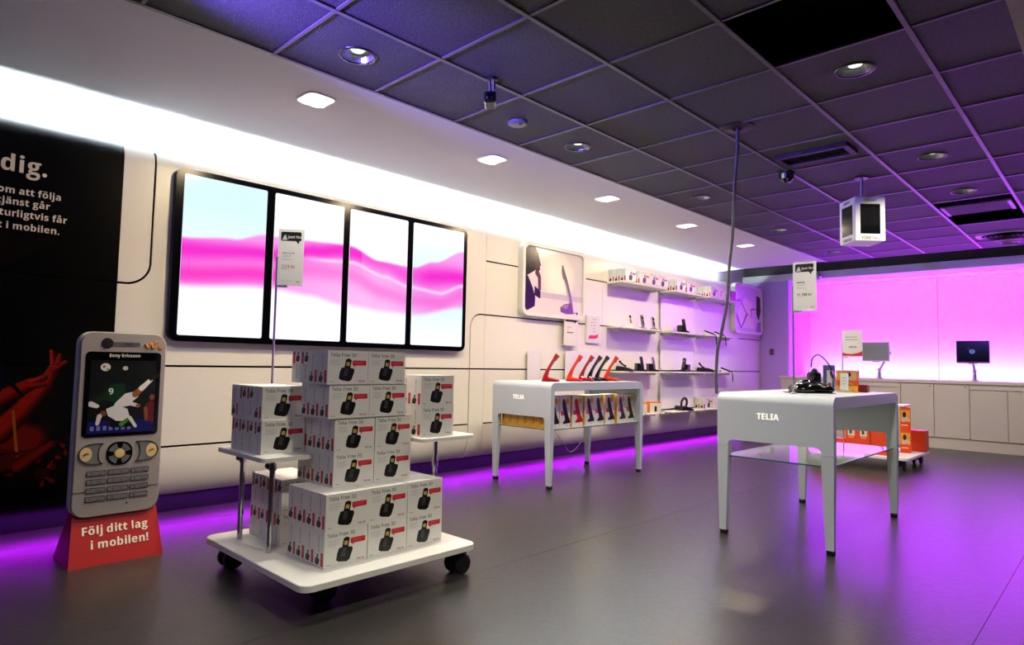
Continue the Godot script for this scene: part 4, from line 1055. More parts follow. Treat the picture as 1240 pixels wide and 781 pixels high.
# kind 0 and 1: slim card with a dark speech bubble; 2: card with a red wave
func price_print(kind: int) -> StandardMaterial3D:
	if M.has("price_print_%d" % kind): return M["price_print_%d" % kind]
	var tall := 320 if kind < 2 else 216
	var s := sheet(144, tall, Color(0.84, 0.84, 0.85))
	var ink := Color(0.16, 0.16, 0.18)
	if kind < 2:
		s.round_box(14, 14, 114, 52, 8, Color(0.07, 0.07, 0.09)); s.poly([Vector2(96, 62), Vector2(118, 62), Vector2(112, 84)], Color(0.07, 0.07, 0.09))
		s.poly([Vector2(20, 62), Vector2(30, 36), Vector2(40, 30), Vector2(50, 60)], Color(0.75, 0.75, 0.77)); s.words("Just Nu!", Vector2(54, 50), 15, Color(0.9, 0.9, 0.9), true)
		if kind == 0: s.words("Telia Free 30", Vector2(22, 140), 9, ink)
		else: s.fill(22, 132, 52, 5, ink)
		for i in 4: s.fill(22, 148 + i * 6 + (6 if i > 1 else 0), 58 - 9 * (i % 3), 1.6, Color(0.55, 0.55, 0.57))
		s.words("229 kr" if kind == 0 else "11.188 kr", Vector2(22, 222), 20 if kind == 0 else 16, Color(0.66, 0.05, 0.12) if kind == 0 else ink, kind == 1)
		s.fill(22, 228, 50, 1.6, Color(0.6, 0.6, 0.6)); s.fill(22, 292, 62, 1.6, Color(0.6, 0.6, 0.6)); s.words("Telia", Vector2(106, 300), 7, Color(0.62, 0.12, 0.2), true)
	else:
		s.fill(20, 50, 86, 4, Color(0.4, 0.4, 0.42)); s.fill(20, 72, 90, 4, Color(0.4, 0.4, 0.42)); s.words("349 kr", Vector2(46, 142), 15, ink, true)
		s.poly([Vector2(0, 180), Vector2(30, 190), Vector2(70, 192), Vector2(110, 184), Vector2(144, 168), Vector2(144, 208), Vector2(0, 208)], Color(0.72, 0.04, 0.16))
	return printed("price_print_%d" % kind, s, 0.4)

func price_sign(at: Vector3, pole_h: float, _t: float, label: String, kind: int) -> Node3D:
	var o := thing("price_sign", at, label, "price sign")
	var w := 0.136 if kind < 2 else 0.205; var h := 0.31 if kind < 2 else 0.30
	part(o, "pole", rod(0.006, pole_h, 10), "silver")
	part(o, "base_clamp", lathe([Vector2(0, 0), Vector2(0.02, 0), Vector2(0.02, 0.006), Vector2(0.008, 0.012), Vector2(0, 0.012)], 14), "silver")
	var card := part(o, "card", prism(PackedVector2Array([Vector2(0, 0), Vector2(w, 0), Vector2(w, h), Vector2(0, h)]), 0.004), price_print(kind), Vector3(0.004, pole_h - 0.16, 0.006))
	part(o, "clip", box(Vector3(0.06, 0.012, 0.016), 0.002), "silver", Vector3(0.03, pole_h - 0.164, 0.004))
	part(o, "clip_spine", box(Vector3(0.010, 0.16, 0.012), 0.002), "silver", Vector3(0.0, pole_h - 0.08, 0.002))
	return o

# ================================================================ curved phones and gift boxes
func curved_phone(m: String) -> Node3D:
	var o := Node3D.new()
	# outline seen from the side: a flat foot that sweeps up into a leaning handset
	var c := smooth_path([Vector3(-0.055, 0.012, 0), Vector3(-0.048, 0.05, 0), Vector3(-0.030, 0.095, 0), Vector3(-0.004, 0.145, 0), Vector3(0.026, 0.19, 0), Vector3(0.052, 0.225, 0), Vector3(0.062, 0.236, 0)], 5)
	var st := tool(); var wl := []; var n := c.size()
	st.set_smooth_group(0)
	for i in n:
		var t: Vector3 = (c[mini(i + 1, n - 1)] - c[maxi(i - 1, 0)]).normalized(); var nn := Vector3(-t.y, t.x, 0)
		var k := float(i) / (n - 1)
		var th := lerpf(0.024, 0.0135, smoothstep(0, 0.45, k)) + 0.010 * smoothstep(0.6, 0.9, k); var wd := lerpf(0.036, 0.021, smoothstep(0, 0.5, k)) + 0.006 * smoothstep(0.6, 0.95, k)
		if i == n - 1: th *= 0.35; wd *= 0.6
		var ring := []
		for a in 12: ring.append(c[i] + nn * th * cos(TAU * a / 12) + Vector3(0, 0, wd * sin(TAU * a / 12)))
		wl.append(ring)
	for i in n - 1:
		for a in 12:
			var b := (a + 1) % 12
			quad(st, wl[i][a], wl[i][b], wl[i + 1][b], wl[i + 1][a], wl[i][a] + wl[i][b] - c[i] * 2)
	for a in 12: tri(st, c[n - 1], wl[n - 1][a], wl[n - 1][(a + 1) % 12], Vector3(0.4, 1, 0))
	part(o, "handset", done(st), m)
	var f := PackedVector2Array([Vector2(-0.076, 0.006), Vector2(0.070, 0.006), Vector2(0.068, 0.018), Vector2(0.02, 0.030), Vector2(-0.02, 0.036), Vector2(-0.052, 0.05), Vector2(-0.068, 0.035)])
	part(o, "foot", prism(f, 0.062, 0.006), m)
	part(o, "sole", prism(PackedVector2Array([Vector2(-0.078, 0), Vector2(0.072, 0), Vector2(0.070, 0.007), Vector2(-0.077, 0.007)]), 0.064), "black")
	part(o, "ear_cushion", lathe([Vector2(0, 0), Vector2(0.015, 0.002), Vector2(0.013, 0.008), Vector2(0, 0.009)], 12), "black_plastic" if m != "black_gloss" else "grey_plastic", Vector3(0.045, 0.196, 0), Vector3(0, 0, -2.2))
	return o

func build_table_goods():
	var H := 0.881
	var spots := [[-4.347, "red_plastic", "dark red curved phone standing alone on the display table"], [-4.688, "orange_plastic", "bright orange-red curved phone, first of the close row"], [-4.864, "red_plastic", "red curved phone between an orange and a black one"], [-4.994, "black_gloss", "black curved phone beside the red curved phone"], [-5.115, "black_gloss", "black curved phone beside the last orange phone"], [-5.267, "orange_plastic", "orange curved phone at the far end of the row"]]
	for s in spots:
		var p := curved_phone(s[1]); p.name = numbered("curved_phone"); add_child(p); p.position = Vector3(-3.70, H, s[0]); p.rotation.y = 0.35
		tag(p, s[2], "phone", "curved phones on the display table")
	# gift boxes: yellow edges to +z, printed fronts to +x
	var mk := func(red: bool) -> StandardMaterial3D:
		var s := sheet(256, 256, Color(0.80, 0.80, 0.79))
		var ink := Color(0.70, 0.05, 0.04) if red else Color(0.02, 0.02, 0.025)
		var p := []
		for q in [[36, 28], [54, 24], [70, 44], [82, 86], [96, 130], [112, 168], [130, 200], [134, 222], [44, 228], [40, 212], [62, 200], [66, 186], [52, 150], [38, 104], [30, 60]]: p.append(Vector2(20 + q[0] * 0.82 + (q[0] - 50) * 0.35 + (14 if q[0] < 90 and q[1] < 200 else 0) * 0.0, q[1]))
		s.poly(p, ink)
		s.disc(Vector2(114, 44), 28, 27, Color(0.85, 0.60, 0.12)); for i in 3: s.fill(98, 34 + 8 * i, 32, 2.5, Color(0.6, 0.38, 0.05))
		s.round_box(20, 122, 44, 36, 4, Color(0.76, 0.05, 0.12)); for i in 3: s.fill(26, 130 + 8 * i, 32, 2.5, Color(0.9, 0.5, 0.52))
		s.words("TELIA", Vector2(100, 246), 7, Color(0.6, 0.15, 0.3), true)
		s.fill(160, 0, 96, 256, Color(0.90, 0.66, 0.10))
		s.words("Cobra", Vector2(190, 226), 34, Color(0.07, 0.06, 0.05), false, 3)
		return printed("gift_print_%s" % ("red" if red else "black"), s, 0.35)
	var pm := [mk.call(false), mk.call(true)]
	var gm := carton(0.088, 0.272, 0.145, Rect2(0, 0, 158.0 / 256, 1), Rect2(164.0 / 256, 0, 88.0 / 256, 1), Rect2(0.001, 0.001, 0.01, 0.01))
	var y := 0.4905
	for i in 6:
		solo("gift_box", gm, pm[0], Vector3(-3.572 - 0.0915 * i, y, -4.19), "yellow-edged gift box, %s from the table corner" % ["first", "second", "third", "fourth", "fifth", "sixth"][i], "box", "gift boxes with yellow edges showing", Vector3.ZERO)
	for q in [[-4.345, 0, 0.0, "next to the yellow-edged row"], [-4.53, 1, -0.04], [-4.69, 0, 0.02, "right beside the red one"], [-4.84, 0, 0.0, "second after the red one"], [-5.02, 0, -0.03, "third after the red one"], [-5.19, 0, 0.03, "last but one of the row"], [-5.345, 0, 0.0, "last of the row"]]:
		solo("gift_box", gm, pm[q[1]], Vector3(-3.575 + q[2] * 0.2, y, q[0]), "gift box printed with a red curved phone" if q[1] else "gift box with a black curved phone, %s" % q[3], "box", "gift boxes on the glass shelf", Vector3(0, q[2], 0))
	# two small cards and a white panel on the wall behind the table
	var cp := sheet(128, 232, Color(0.88, 0.87, 0.86)); cp.round_box(14, 6, 100, 34, 6, Color(0.2, 0.2, 0.2)); cp.poly([Vector2(88, 38), Vector2(104, 38), Vector2(100, 54)], Color(0.2, 0.2, 0.2)); cp.fill(26, 82, 40, 4, Color(0.5, 0.5, 0.5)); cp.fill(26, 100, 24, 3, Color(0.6, 0.6, 0.6)); cp.fill(26, 124, 56, 9, Color(0.4, 0.4, 0.4))
	var a := thing("wall_price_card", Vector3(WX + 0.05, 1.25, -5.56), "white price card with a dark speech bubble above the curved phones", "price card")
	part(a, "card", prism(PackedVector2Array([Vector2(-0.125, 0), Vector2(0.125, 0), Vector2(0.125, 0.31), Vector2(-0.125, 0.31)]), 0.004), printed("wall_card_print", cp), Vector3.ZERO, Vector3(0, PI / 2, 0))
	part(a, "holder", box(Vector3(0.048, 0.012, 0.20), 0.003), "acrylic_white", Vector3(-0.022, -0.006, 0))
	var cq := sheet(112, 148, Color(0.86, 0.85, 0.88)); for i in 5: cq.fill(46, 20 + i * 18, 34 - 6 * (i % 2), 3, Color(0.55, 0.55, 0.58)); cq.disc(Vector2(34, 40), 3, 3, Color(0.1, 0.1, 0.1)); cq.disc(Vector2(34, 58), 3, 3, Color(0.1, 0.1, 0.1)); cq.poly([Vector2(8, 126), Vector2(24, 116), Vector2(70, 116), Vector2(102, 106), Vector2(98, 128), Vector2(70, 136), Vector2(12, 138)], Color(0.80, 0.04, 0.30))
	var b := thing("wall_info_card", Vector3(WX + 0.012, 1.29, -6.01), "framed info card with a magenta stripe on the white wall", "info card")
	part(b, "card_frame", prism(rrect(0.25, 0.33, 0.012, 3), 0.022, 0.003), "acrylic_white", Vector3(0, 0.16, 0), Vector3(0, PI / 2, 0))
	part(b, "card", prism(PackedVector2Array([Vector2(-0.11, -0.145), Vector2(0.11, -0.145), Vector2(0.11, 0.145), Vector2(-0.11, 0.145)]), 0.002), printed("info_card_print", cq), Vector3(0.012, 0.17, 0), Vector3(0, PI / 2, 0))
	for q in [[-4.975, 0.20, 0.32, "narrow white acrylic panel behind the single red phone"], [-5.80, 0.62, 0.32, "wide white acrylic panel behind the row of curved phones"]]:
		var d := thing("acrylic_panel", Vector3(WX + 0.03, 0.86, q[0]), q[3], "display panel")
		part(d, "panel", prism(rrect(q[1], q[2], 0.03, 5), 0.008, 0.002), "acrylic_white", Vector3(0, q[2] / 2, 0), Vector3(0, PI / 2, 0))
		for s in [-1, 1]: part(d, "standoff", rod(0.01, 0.03), "silver", Vector3(-0.03, 0.06, s * (q[1] / 2 - 0.05)), Vector3(0, 0, -PI / 2))

# ================================================================ things on the conference-phone table
func build_far_table_goods():
	var H := 0.881
	var s := price_sign(Vector3(-1.522, H, -4.14), 0.68, 0.0, "slim price card on a pole beside the conference phone", 1); s.rotation.y = 0.12
	# conference phone: a low three-armed hump
	var c := thing("conference_phone", Vector3(-1.545, H, -4.46), "black humped conference phone on the white table", "phone", "", 0.5)
	var st := tool(); var N := 48; var R := 7; st.set_smooth_group(0)
	var hump := func(i: int, k: int) -> Vector3:
		var a := TAU * i / N; var q := float(k) / R; var rad := (0.135 + 0.030 * cos(3 * a)) * sin(PI / 2 * q) if k < R else (0.135 + 0.030 * cos(3 * a))
		return Vector3(cos(a) * rad, 0.018 + 0.062 * cos(PI / 2 * q) * (1.0 - 0.1 * cos(3 * a)), sin(a) * rad)
	for k in R:
		for i in N:
			var p: Vector3 = hump.call(i, k); var q: Vector3 = hump.call(i + 1, k); var r: Vector3 = hump.call(i + 1, k + 1); var t: Vector3 = hump.call(i, k + 1)
			quad(st, p, q, r, t, Vector3(r.x, 0.15, r.z))
	for i in N:
		var p: Vector3 = hump.call(i, R); var q: Vector3 = hump.call(i + 1, R)
		quad(st, p, q, Vector3(q.x * 0.9, 0.004, q.z * 0.9), Vector3(p.x * 0.9, 0.004, p.z * 0.9), p - Vector3(0, 0.02, 0))
	part(c, "body", done(st), "black_gloss")
	part(c, "base", lathe([Vector2(0, 0), Vector2(0.12, 0), Vector2(0.12, 0.008), Vector2(0, 0.008)], 28), "black")
	part(c, "keypad", prism(rrect(0.05, 0.06, 0.006, 3), 0.006), "grey_plastic", Vector3(0.075, 0.052, 0.05), Vector3(-1.15, 0.6, 0.35))
	part(c, "mat", box(Vector3(0.30, 0.003, 0.16), 0.001), "black", Vector3(0.0, 0.0015, 0.03))
	# headset on a clear box
	var h := thing("headset_box", Vector3(-1.575, H, -4.86), "clear box with a dark headset package inside", "box", "", 0.2)
	part(h, "clear_cover", box(Vector3(0.16, 0.20, 0.10), 0.002), "clear_acrylic", Vector3(0, 0.10, 0))
	part(h, "package", box(Vector3(0.07, 0.185, 0.08), 0.002), "purple_card", Vector3(0.035, 0.095, 0))
	part(h, "card", box(Vector3(0.034, 0.11, 0.003)), "card_white", Vector3(0.042, 0.095, 0.044))
	part(h, "red_mark", prism(circle(0.013, 14), 0.002), "red_card", Vector3(0.042, 0.052, 0.047))
	var hs := thing("headset", Vector3(-1.590, H, -4.745), "black headset with a thin headband hanging over the clear box", "headset", "", 0.2)
	part(hs, "headband", tube(smooth_path([Vector3(-0.03, 0.17, 0), Vector3(-0.022, 0.23, 0), Vector3(0.012, 0.258, 0), Vector3(0.05, 0.235, 0), Vector3(0.09, 0.18, 0), Vector3(0.104, 0.13, 0)], 5), 0.0045, 7), "black_plastic")
	part(hs, "ear_pad", lathe([Vector2(0, -0.02), Vector2(0.045, -0.018), Vector2(0.052, 0.0), Vector2(0.045, 0.018), Vector2(0, 0.022)], 20), "black_plastic", Vector3(-0.02, 0.115, 0.02), Vector3(0.3, 0, PI / 2 - 0.5))
	part(hs, "cradle", box(Vector3(0.09, 0.13, 0.05), 0.012), "black_plastic", Vector3(-0.012, 0.072, 0.0))
	part(hs, "ear_pad", lathe([Vector2(0, -0.012), Vector2(0.028, -0.01), Vector2(0.030, 0.006), Vector2(0, 0.012)], 16), "black_plastic", Vector3(0.106, 0.12, 0.03), Vector3(0.2, 0, PI / 2 + 0.3))
	# orange carton with a photo print, card holder in front
	var p := sheet(128, 132, Color(0.90, 0.50, 0.10)); p.fill(0, 0, 40, 60, Color(0.92, 0.70, 0.10)); p.fill(30, 10, 90, 50, Color(0.80, 0.66, 0.48)); p.disc(Vector2(74, 24), 14, 14, Color(0.05, 0.04, 0.04)); p.fill(0, 62, 128, 34, Color(0.86, 0.34, 0.06)); p.fill(0, 96, 128, 36, Color(0.93, 0.72, 0.20)); p.disc(Vector2(52, 112), 12, 12, Color(0.08, 0.06, 0.05)); p.stroke([Vector2(40, 80), Vector2(70, 76), Vector2(96, 84)], 8, 5, Color(0.8, 0.55, 0.35))
	var b := thing("orange_carton", Vector3(-1.445, H, -4.965), "orange photo-printed carton on the conference-phone table", "box", "", 0.1)
	part(b, "body", box(Vector3(0.135, 0.152, 0.05), 0.001), "orange_card", Vector3(0, 0.076, 0))
	part(b, "front_print", prism(PackedVector2Array([Vector2(-0.066, 0.001), Vector2(0.066, 0.001), Vector2(0.066, 0.151), Vector2(-0.066, 0.151)]), 0.001), printed("orange_photo_print", p), Vector3(0, 0, 0.0255))
	solo("red_carton", box(Vector3(0.05, 0.052, 0.05), 0.001), "dark_red_card", Vector3(-1.355, H + 0.026, -5.02), "small dark red carton peeking out beside the orange carton", "box")
	var ch := thing("card_holder", Vector3(-1.415, H, -4.78), "small white price card in a clear holder before the orange carton", "card holder", "", 0.15)
	part(ch, "foot", box(Vector3(0.085, 0.022, 0.05), 0.003), "clear_acrylic", Vector3(0, 0.011, 0))
	part(ch, "card", box(Vector3(0.050, 0.115, 0.004), 0.001), "card_white", Vector3(0.0, 0.075, 0), Vector3(-0.15, 0, 0))
	for i in 3: part(ch, "print_line", box(Vector3(0.024, 0.003, 0.001)), "grey_plastic", Vector3(0, 0.06 + 0.02 * i, 0.0042 - 0.003 * i), Vector3(-0.15, 0, 0))

# ================================================================ wall shelves and what stands on them
func build_wall_shelves():
	lightbox(5.265, 1.915, 1.05, 0.77, handset_photo(), "framed light poster of a person's profile looking at a curved handset")
	lightbox(10.17, 1.985, 1.06, 0.80, cable_photo(), "framed poster of crossing pale shapes at the far end of the clad wall")
	var names := ["lowest", "third", "second", "top"]
	var Y := [0.445, 0.965, 1.495, 2.035]
	var cols := [[6.30, 7.30, "near"], [7.50, 8.36, "middle"], [8.44, 9.42, "far"]]
	for i in 4:
		for c in cols:
			var d: float = (c[0] + c[1]) / 2
			var dep := 0.24 if i == 3 else 0.21
			var o := thing("wall_shelf", Vector3(WX, Y[i], -d), "%s white shelf of the %s column on the clad wall" % [names[i], c[2]], "shelf", "white wall shelves")
			part(o, "board", box(Vector3(dep, 0.018, c[1] - c[0]), 0.003), "white_metal", Vector3(dep / 2 + 0.001, -0.009, 0))
			for s in [-1, 1]: part(o, "bracket", box(Vector3(0.12, 0.03, 0.008), 0.002), "white_metal", Vector3(0.06, -0.032, s * ((c[1] - c[0]) / 2 - 0.08)))
	# three white back panels in the middle column
	var lab := ["bottom", "middle", "upper"]
	for q in [[0.36 + 0.11, 0.86, 0], [0.985, 1.40, 1], [1.515, 1.945, 2]]:
		var d := thing("acrylic_panel", Vector3(WX + 0.022, q[0], -7.94), "%s white rounded panel in the middle shelf column" % lab[q[2]], "display panel")
		var hh: float = q[1] - q[0]
		part(d, "panel", prism(rrect(0.90, hh, 0.05, 6), 0.008, 0.002), "acrylic_white", Vector3(0, hh / 2, 0), Vector3(0, PI / 2, 0))
		for s in [-1, 1]: part(d, "standoff", rod(0.01, 0.018), "silver", Vector3(-0.021, hh - 0.08, s * 0.36), Vector3(0, 0, -PI / 2))
	# boxes on the top shelves
	var y: float = Y[3] + 0.0005
	var row := func(d0: float, n: int, lbl: String, grp: String, x0: float):
		for i in n: solo("phone_box", box_mesh[0], "phone_box_print", Vector3(x0 + BT * i, y, -d0 - BW / 2), lbl + ", %s from the wall" % ["first", "second", "third"][i], "box", grp, Vector3(0, rng.randf_range(-0.01, 0.01), 0))
	row.call(6.33, 3, "white phone box at the near end of the top shelf", "boxes on the near top shelf", WX + 0.045)
	for i in 3: solo("phone_box", box_mesh[0], "phone_box_print", Vector3(WX + 0.205, y, -6.64 - BW * (0.5 + i)), "white phone box facing out in the near top shelf row, %s" % ["first", "second", "third"][i], "box", "boxes on the near top shelf")
	row.call(7.53, 3, "white phone box on the middle top shelf", "boxes on the middle top shelf", WX + 0.045)
	solo("phone_box", box_mesh[0], "phone_box_print", Vector3(WX + 0.205, y, -7.80 - BW * 0.5), "white phone box alone at the end of the middle top shelf", "box", "boxes on the middle top shelf")
	row.call(8.47, 3, "white phone box at the near end of the far top shelf", "boxes on the far top shelf", WX + 0.045)
	var hp := sheet(128, 112, Color(0.90, 0.88, 0.84)); hp.round_box(52, 24, 22, 64, 9, Color(0.62, 0.60, 0.56)); hp.disc(Vector2(96, 32), 14, 9, Color(0.76, 0.07, 0.14)); hp.fill(18, 50, 8, 24, Color(0.7, 0.3, 0.4)); printed("pale_box_print", hp)
	var hb := carton(0.08, 0.15, 0.19, Rect2(0, 0, 1, 1), Rect2(0.001, 0.001, 0.06, 0.06), Rect2(0.001, 0.001, 0.02, 0.02))
	for i in 2: solo("handset_box", hb, "pale_box_print", Vector3(WX + 0.195, y, -8.72 - 0.20 * (0.5 + i)), "cream box with a grey handset on the far top shelf, %s" % ["next to the white boxes", "next to the dark box"][i], "box", "cream boxes on the far top shelf")
	solo("dark_print_box", carton(0.08, 0.15, 0.17, Rect2(0, 0, 1, 1), Rect2(0, 0, 0.05, 0.05), Rect2(0, 0, 0.05, 0.05)), dark_box_print(), Vector3(WX + 0.195, y, -9.22), "dark purple printed box at the far end of the top shelf", "box")
	# phones along the second shelf
	y = Y[2] + 0.0005
	upright_handset(Vector3(WX + 0.12, y, -6.62), "white_metal", "pale slim handset on the second shelf", 0.5)
	upright_handset(Vector3(WX + 0.12, y, -6.90), "grey_plastic", "dark grey slim handset in a round base on the second shelf", 0.5)
	upright_handset(Vector3(WX + 0.12, y, -7.15), "silver", "silver and black slim handset at the shelf's end", 0.5)
	cordless(Vector3(WX + 0.145, y, -7.87), "black cordless phone before the upper white panel", 1.2)
	mobile(Vector3(WX + 0.14, y, -8.62), "black flat phone with a hanging strap on the far second shelf", "black_plastic", true)
	mobile(Vector3(WX + 0.14, y, -8.92), "blue-grey flat phone with a hanging strap on the far second shelf", "purple_card", true)
	# third shelf
	y = Y[1] + 0.0005
	desk_phone(Vector3(WX + 0.12, y, -6.53), "black low desk phone with a raised handset on the third shelf", 0.4)
	cordless(Vector3(WX + 0.12, y, -6.86), "black cordless phone in a square base on the third shelf", 0.9)
	cordless(Vector3(WX + 0.12, y, -7.13), "black and silver cordless phone at the end of the third shelf", 0.9, "silver")
	cordless(Vector3(WX + 0.145, y, -7.92), "black cordless phone seen from behind before the middle white panel", -1.6)
	desk_phone(Vector3(WX + 0.13, y, -8.56), "black wide desk phone on the far third shelf", 1.2)
	mobile(Vector3(WX + 0.12, y, -8.80), "pale flat phone on the far third shelf", "white_metal", false)
	mobile(Vector3(WX + 0.15, y, -9.12), "small phone with a looped black strap on the far third shelf", "black_plastic", true)
	# lowest shelf
	y = Y[0] + 0.0005
	var yp := sheet(96, 112, Color(0.88, 0.86, 0.83)); yp.fill(0, 0, 96, 12, Color(0.92, 0.50, 0.05)); yp.round_box(38, 44, 20, 56, 8, Color(0.06, 0.06, 0.07)); printed("yellow_box_print", yp)
	var ym := carton(0.09, 0.14, 0.16, Rect2(0, 0, 1, 1), Rect2(0, 0, 0.1, 0.08), Rect2(0, 0, 0.1, 0.08))
	for i in 2: solo("yellow_box", ym, "yellow_box_print", Vector3(WX + 0.15, y, -6.80 - 0.33 * i), "orange-topped phone box on the lowest shelf, %s" % ["half hidden by the table", "the freely seen one"][i], "box", "orange-topped boxes on the lowest shelf", Vector3(0, -0.5, 0))
	desk_phone(Vector3(WX + 0.145, y, -7.92), "black phone with an upright handset before the bottom white panel", 1.25, true)
	for i in 2: solo("handset_box", box_mesh[0], "phone_box_print", Vector3(WX + 0.05 + BT * i, y, -8.46 - BW / 2), "white box side-on at the near end of the far lowest shelf", "box", "white boxes on the far lowest shelf")
	for i in 3: solo("handset_box", hb, "pale_box_print", Vector3(WX + 0.16, y, -8.70 - 0.20 * (0.5 + i)), "cream box on the far lowest shelf, %s after the white boxes" % ["first", "second", "third"][i], "box", "white boxes on the far lowest shelf")

func dark_box_print() -> StandardMaterial3D:
	var s := sheet(96, 96, Color(0.10, 0.05, 0.10)); s.round_box(50, 20, 22, 64, 8, Color(0.02, 0.02, 0.03)); s.fill(14, 16, 30, 14, Color(0.66, 0.05, 0.2)); s.disc(Vector2(22, 74), 14, 14, Color(0.7, 0.4, 0.1))
	return printed("dark_box_print", s)

func lightbox(d: float, y: float, w: float, h: float, m: StandardMaterial3D, label: String):
	var o := thing("wall_poster", Vector3(WX, y, -d), label, "poster")
	part(o, "frame", ring_prism(rrect(w, h, 0.09, 8), rrect(w - 0.075, h - 0.075, 0.06, 8), 0.07), "white_metal", Vector3(0.036, 0, 0), Vector3(0, PI / 2, 0))
	part(o, "picture", prism(rrect(w - 0.075, h - 0.075, 0.06, 8), 0.03), m, Vector3(0.036, 0, 0), Vector3(0, PI / 2, 0))

func handset_photo() -> StandardMaterial3D:
	var s := sheet(420, 300, Color(0.84, 0.82, 0.82))
	s.fill(0, 0, 420, 205, Color(0.85, 0.83, 0.85)); 
	for i in 14: s.disc(Vector2(240 + i * 0.8, 120 + i), 126 - 5.0 * i, 116 - 4.6 * i, Color(0.85, 0.83, 0.83).lerp(Color(0.98, 0.97, 0.93), pow((i + 1) / 14.0, 0.7)))
	s.fill(0, 0, 1, 1, Color(0.85, 0.83, 0.85))
	s.fill(0, 202, 420, 26, Color(0.78, 0.74, 0.77)); s.fill(0, 228, 420, 72, Color(0.88, 0.84, 0.84))
	# a person seen from the side, chin on hand
	s.poly([Vector2(0, 20), Vector2(30, 0), Vector2(74, 4), Vector2(94, 30), Vector2(96, 60), Vector2(70, 110), Vector2(30, 130), Vector2(0, 140)], Color(0.035, 0.022, 0.028))
	s.poly([Vector2(72, 34), Vector2(96, 34), Vector2(104, 62), Vector2(112, 80), Vector2(104, 86), Vector2(106, 100), Vector2(96, 112), Vector2(76, 112), Vector2(66, 80)], Color(0.22, 0.11, 0.09))
	s.poly([Vector2(76, 106), Vector2(98, 108), Vector2(112, 132), Vector2(114, 196), Vector2(96, 196), Vector2(92, 140), Vector2(72, 122)], Color(0.33, 0.17, 0.13))
	s.poly([Vector2(0, 120), Vector2(26, 138), Vector2(60, 190), Vector2(76, 230), Vector2(74, 270), Vector2(30, 290), Vector2(0, 292)], Color(0.06, 0.045, 0.10)); s.poly([Vector2(70, 178), Vector2(112, 200), Vector2(110, 234), Vector2(70, 220)], Color(0.05, 0.04, 0.07))
	# the handset
	s.poly([Vector2(262, 62), Vector2(270, 60), Vector2(282, 84), Vector2(306, 132), Vector2(330, 190), Vector2(344, 236), Vector2(354, 290), Vector2(330, 286), Vector2(320, 230), Vector2(296, 160), Vector2(268, 120), Vector2(260, 90)], Color(0.46, 0.42, 0.38)); s.poly([Vector2(272, 116), Vector2(296, 150), Vector2(320, 214), Vector2(326, 250), Vector2(316, 240), Vector2(292, 168)], Color(0.72, 0.68, 0.62))
	s.poly([Vector2(254, 262), Vector2(282, 246), Vector2(336, 236), Vector2(354, 288), Vector2(300, 292), Vector2(256, 284)], Color(0.32, 0.27, 0.27)); s.poly([Vector2(258, 262), Vector2(284, 248), Vector2(320, 244), Vector2(300, 268)], Color(0.55, 0.50, 0.48)); s.disc(Vector2(380, 284), 8, 6, Color(0.15, 0.13, 0.14)); s.stroke([Vector2(354, 282), Vector2(380, 284)], 2, 2, Color(0.4, 0.4, 0.4))
	return printed("handset_photo", s, 0.25)

func cable_photo() -> StandardMaterial3D:
	var s := sheet(320, 260, Color(0.86, 0.80, 0.88))
	for i in 14: s.stroke([Vector2(20 + 21 * i, 10), Vector2(60 + 17 * i, 70 + 9 * (i % 4))], 4, 2, Color(0.74, 0.64, 0.80))
	s.poly([Vector2(40, 140), Vector2(120, 60), Vector2(200, 90), Vector2(230, 240), Vector2(60, 240)], Color(0.95, 0.92, 0.88))
	s.stroke([Vector2(6, 96), Vector2(60, 80), Vector2(140, 160)], 6, 4, Color(0.42, 0.36, 0.55)); s.stroke([Vector2(140, 160), Vector2(80, 236)], 8, 5, Color(0.48, 0.40, 0.58)); s.stroke([Vector2(10, 160), Vector2(70, 240)], 9, 6, Color(0.42, 0.32, 0.52)); s.disc(Vector2(148, 160), 8, 6, Color(0.75, 0.5, 0.25))
	s.poly([Vector2(262, 40), Vector2(312, 46), Vector2(318, 130), Vector2(290, 190), Vector2(262, 150)], Color(0.16, 0.03, 0.14)); s.stroke([Vector2(196, 128), Vector2(200, 180)], 6, 4, Color(0.6, 0.4, 0.4)); s.stroke([Vector2(196, 126), Vector2(250, 122)], 4, 3, Color(0.5, 0.3, 0.3))
	s.poly([Vector2(270, 200), Vector2(318, 190), Vector2(318, 256), Vector2(256, 256)], Color(0.62, 0.48, 0.72))
	return printed("cable_photo", s, 0.25)

func upright_handset(at: Vector3, m: String, label: String, turn: float):
	var o := thing("handset", at, label, "phone", "", turn)
	part(o, "base", lathe([Vector2(0, 0), Vector2(0.058, 0), Vector2(0.055, 0.012), Vector2(0.03, 0.022), Vector2(0, 0.024)], 20), m if m != "silver" else "grey_plastic")
	var h := part(o, "handset", prism(rrect(0.044, 0.165, 0.018, 5), 0.018, 0.004), m, Vector3(0, 0.098, 0), Vector3(-0.2, 0.9, 0))
	part(h, "display", box(Vector3(0.030, 0.035, 0.003), 0.001), "black_gloss", Vector3(0, 0.04, 0.010))
	part(h, "keypad", box(Vector3(0.030, 0.055, 0.003), 0.001), "black_plastic" if m != "white_metal" else "grey_plastic", Vector3(0, -0.018, 0.010))

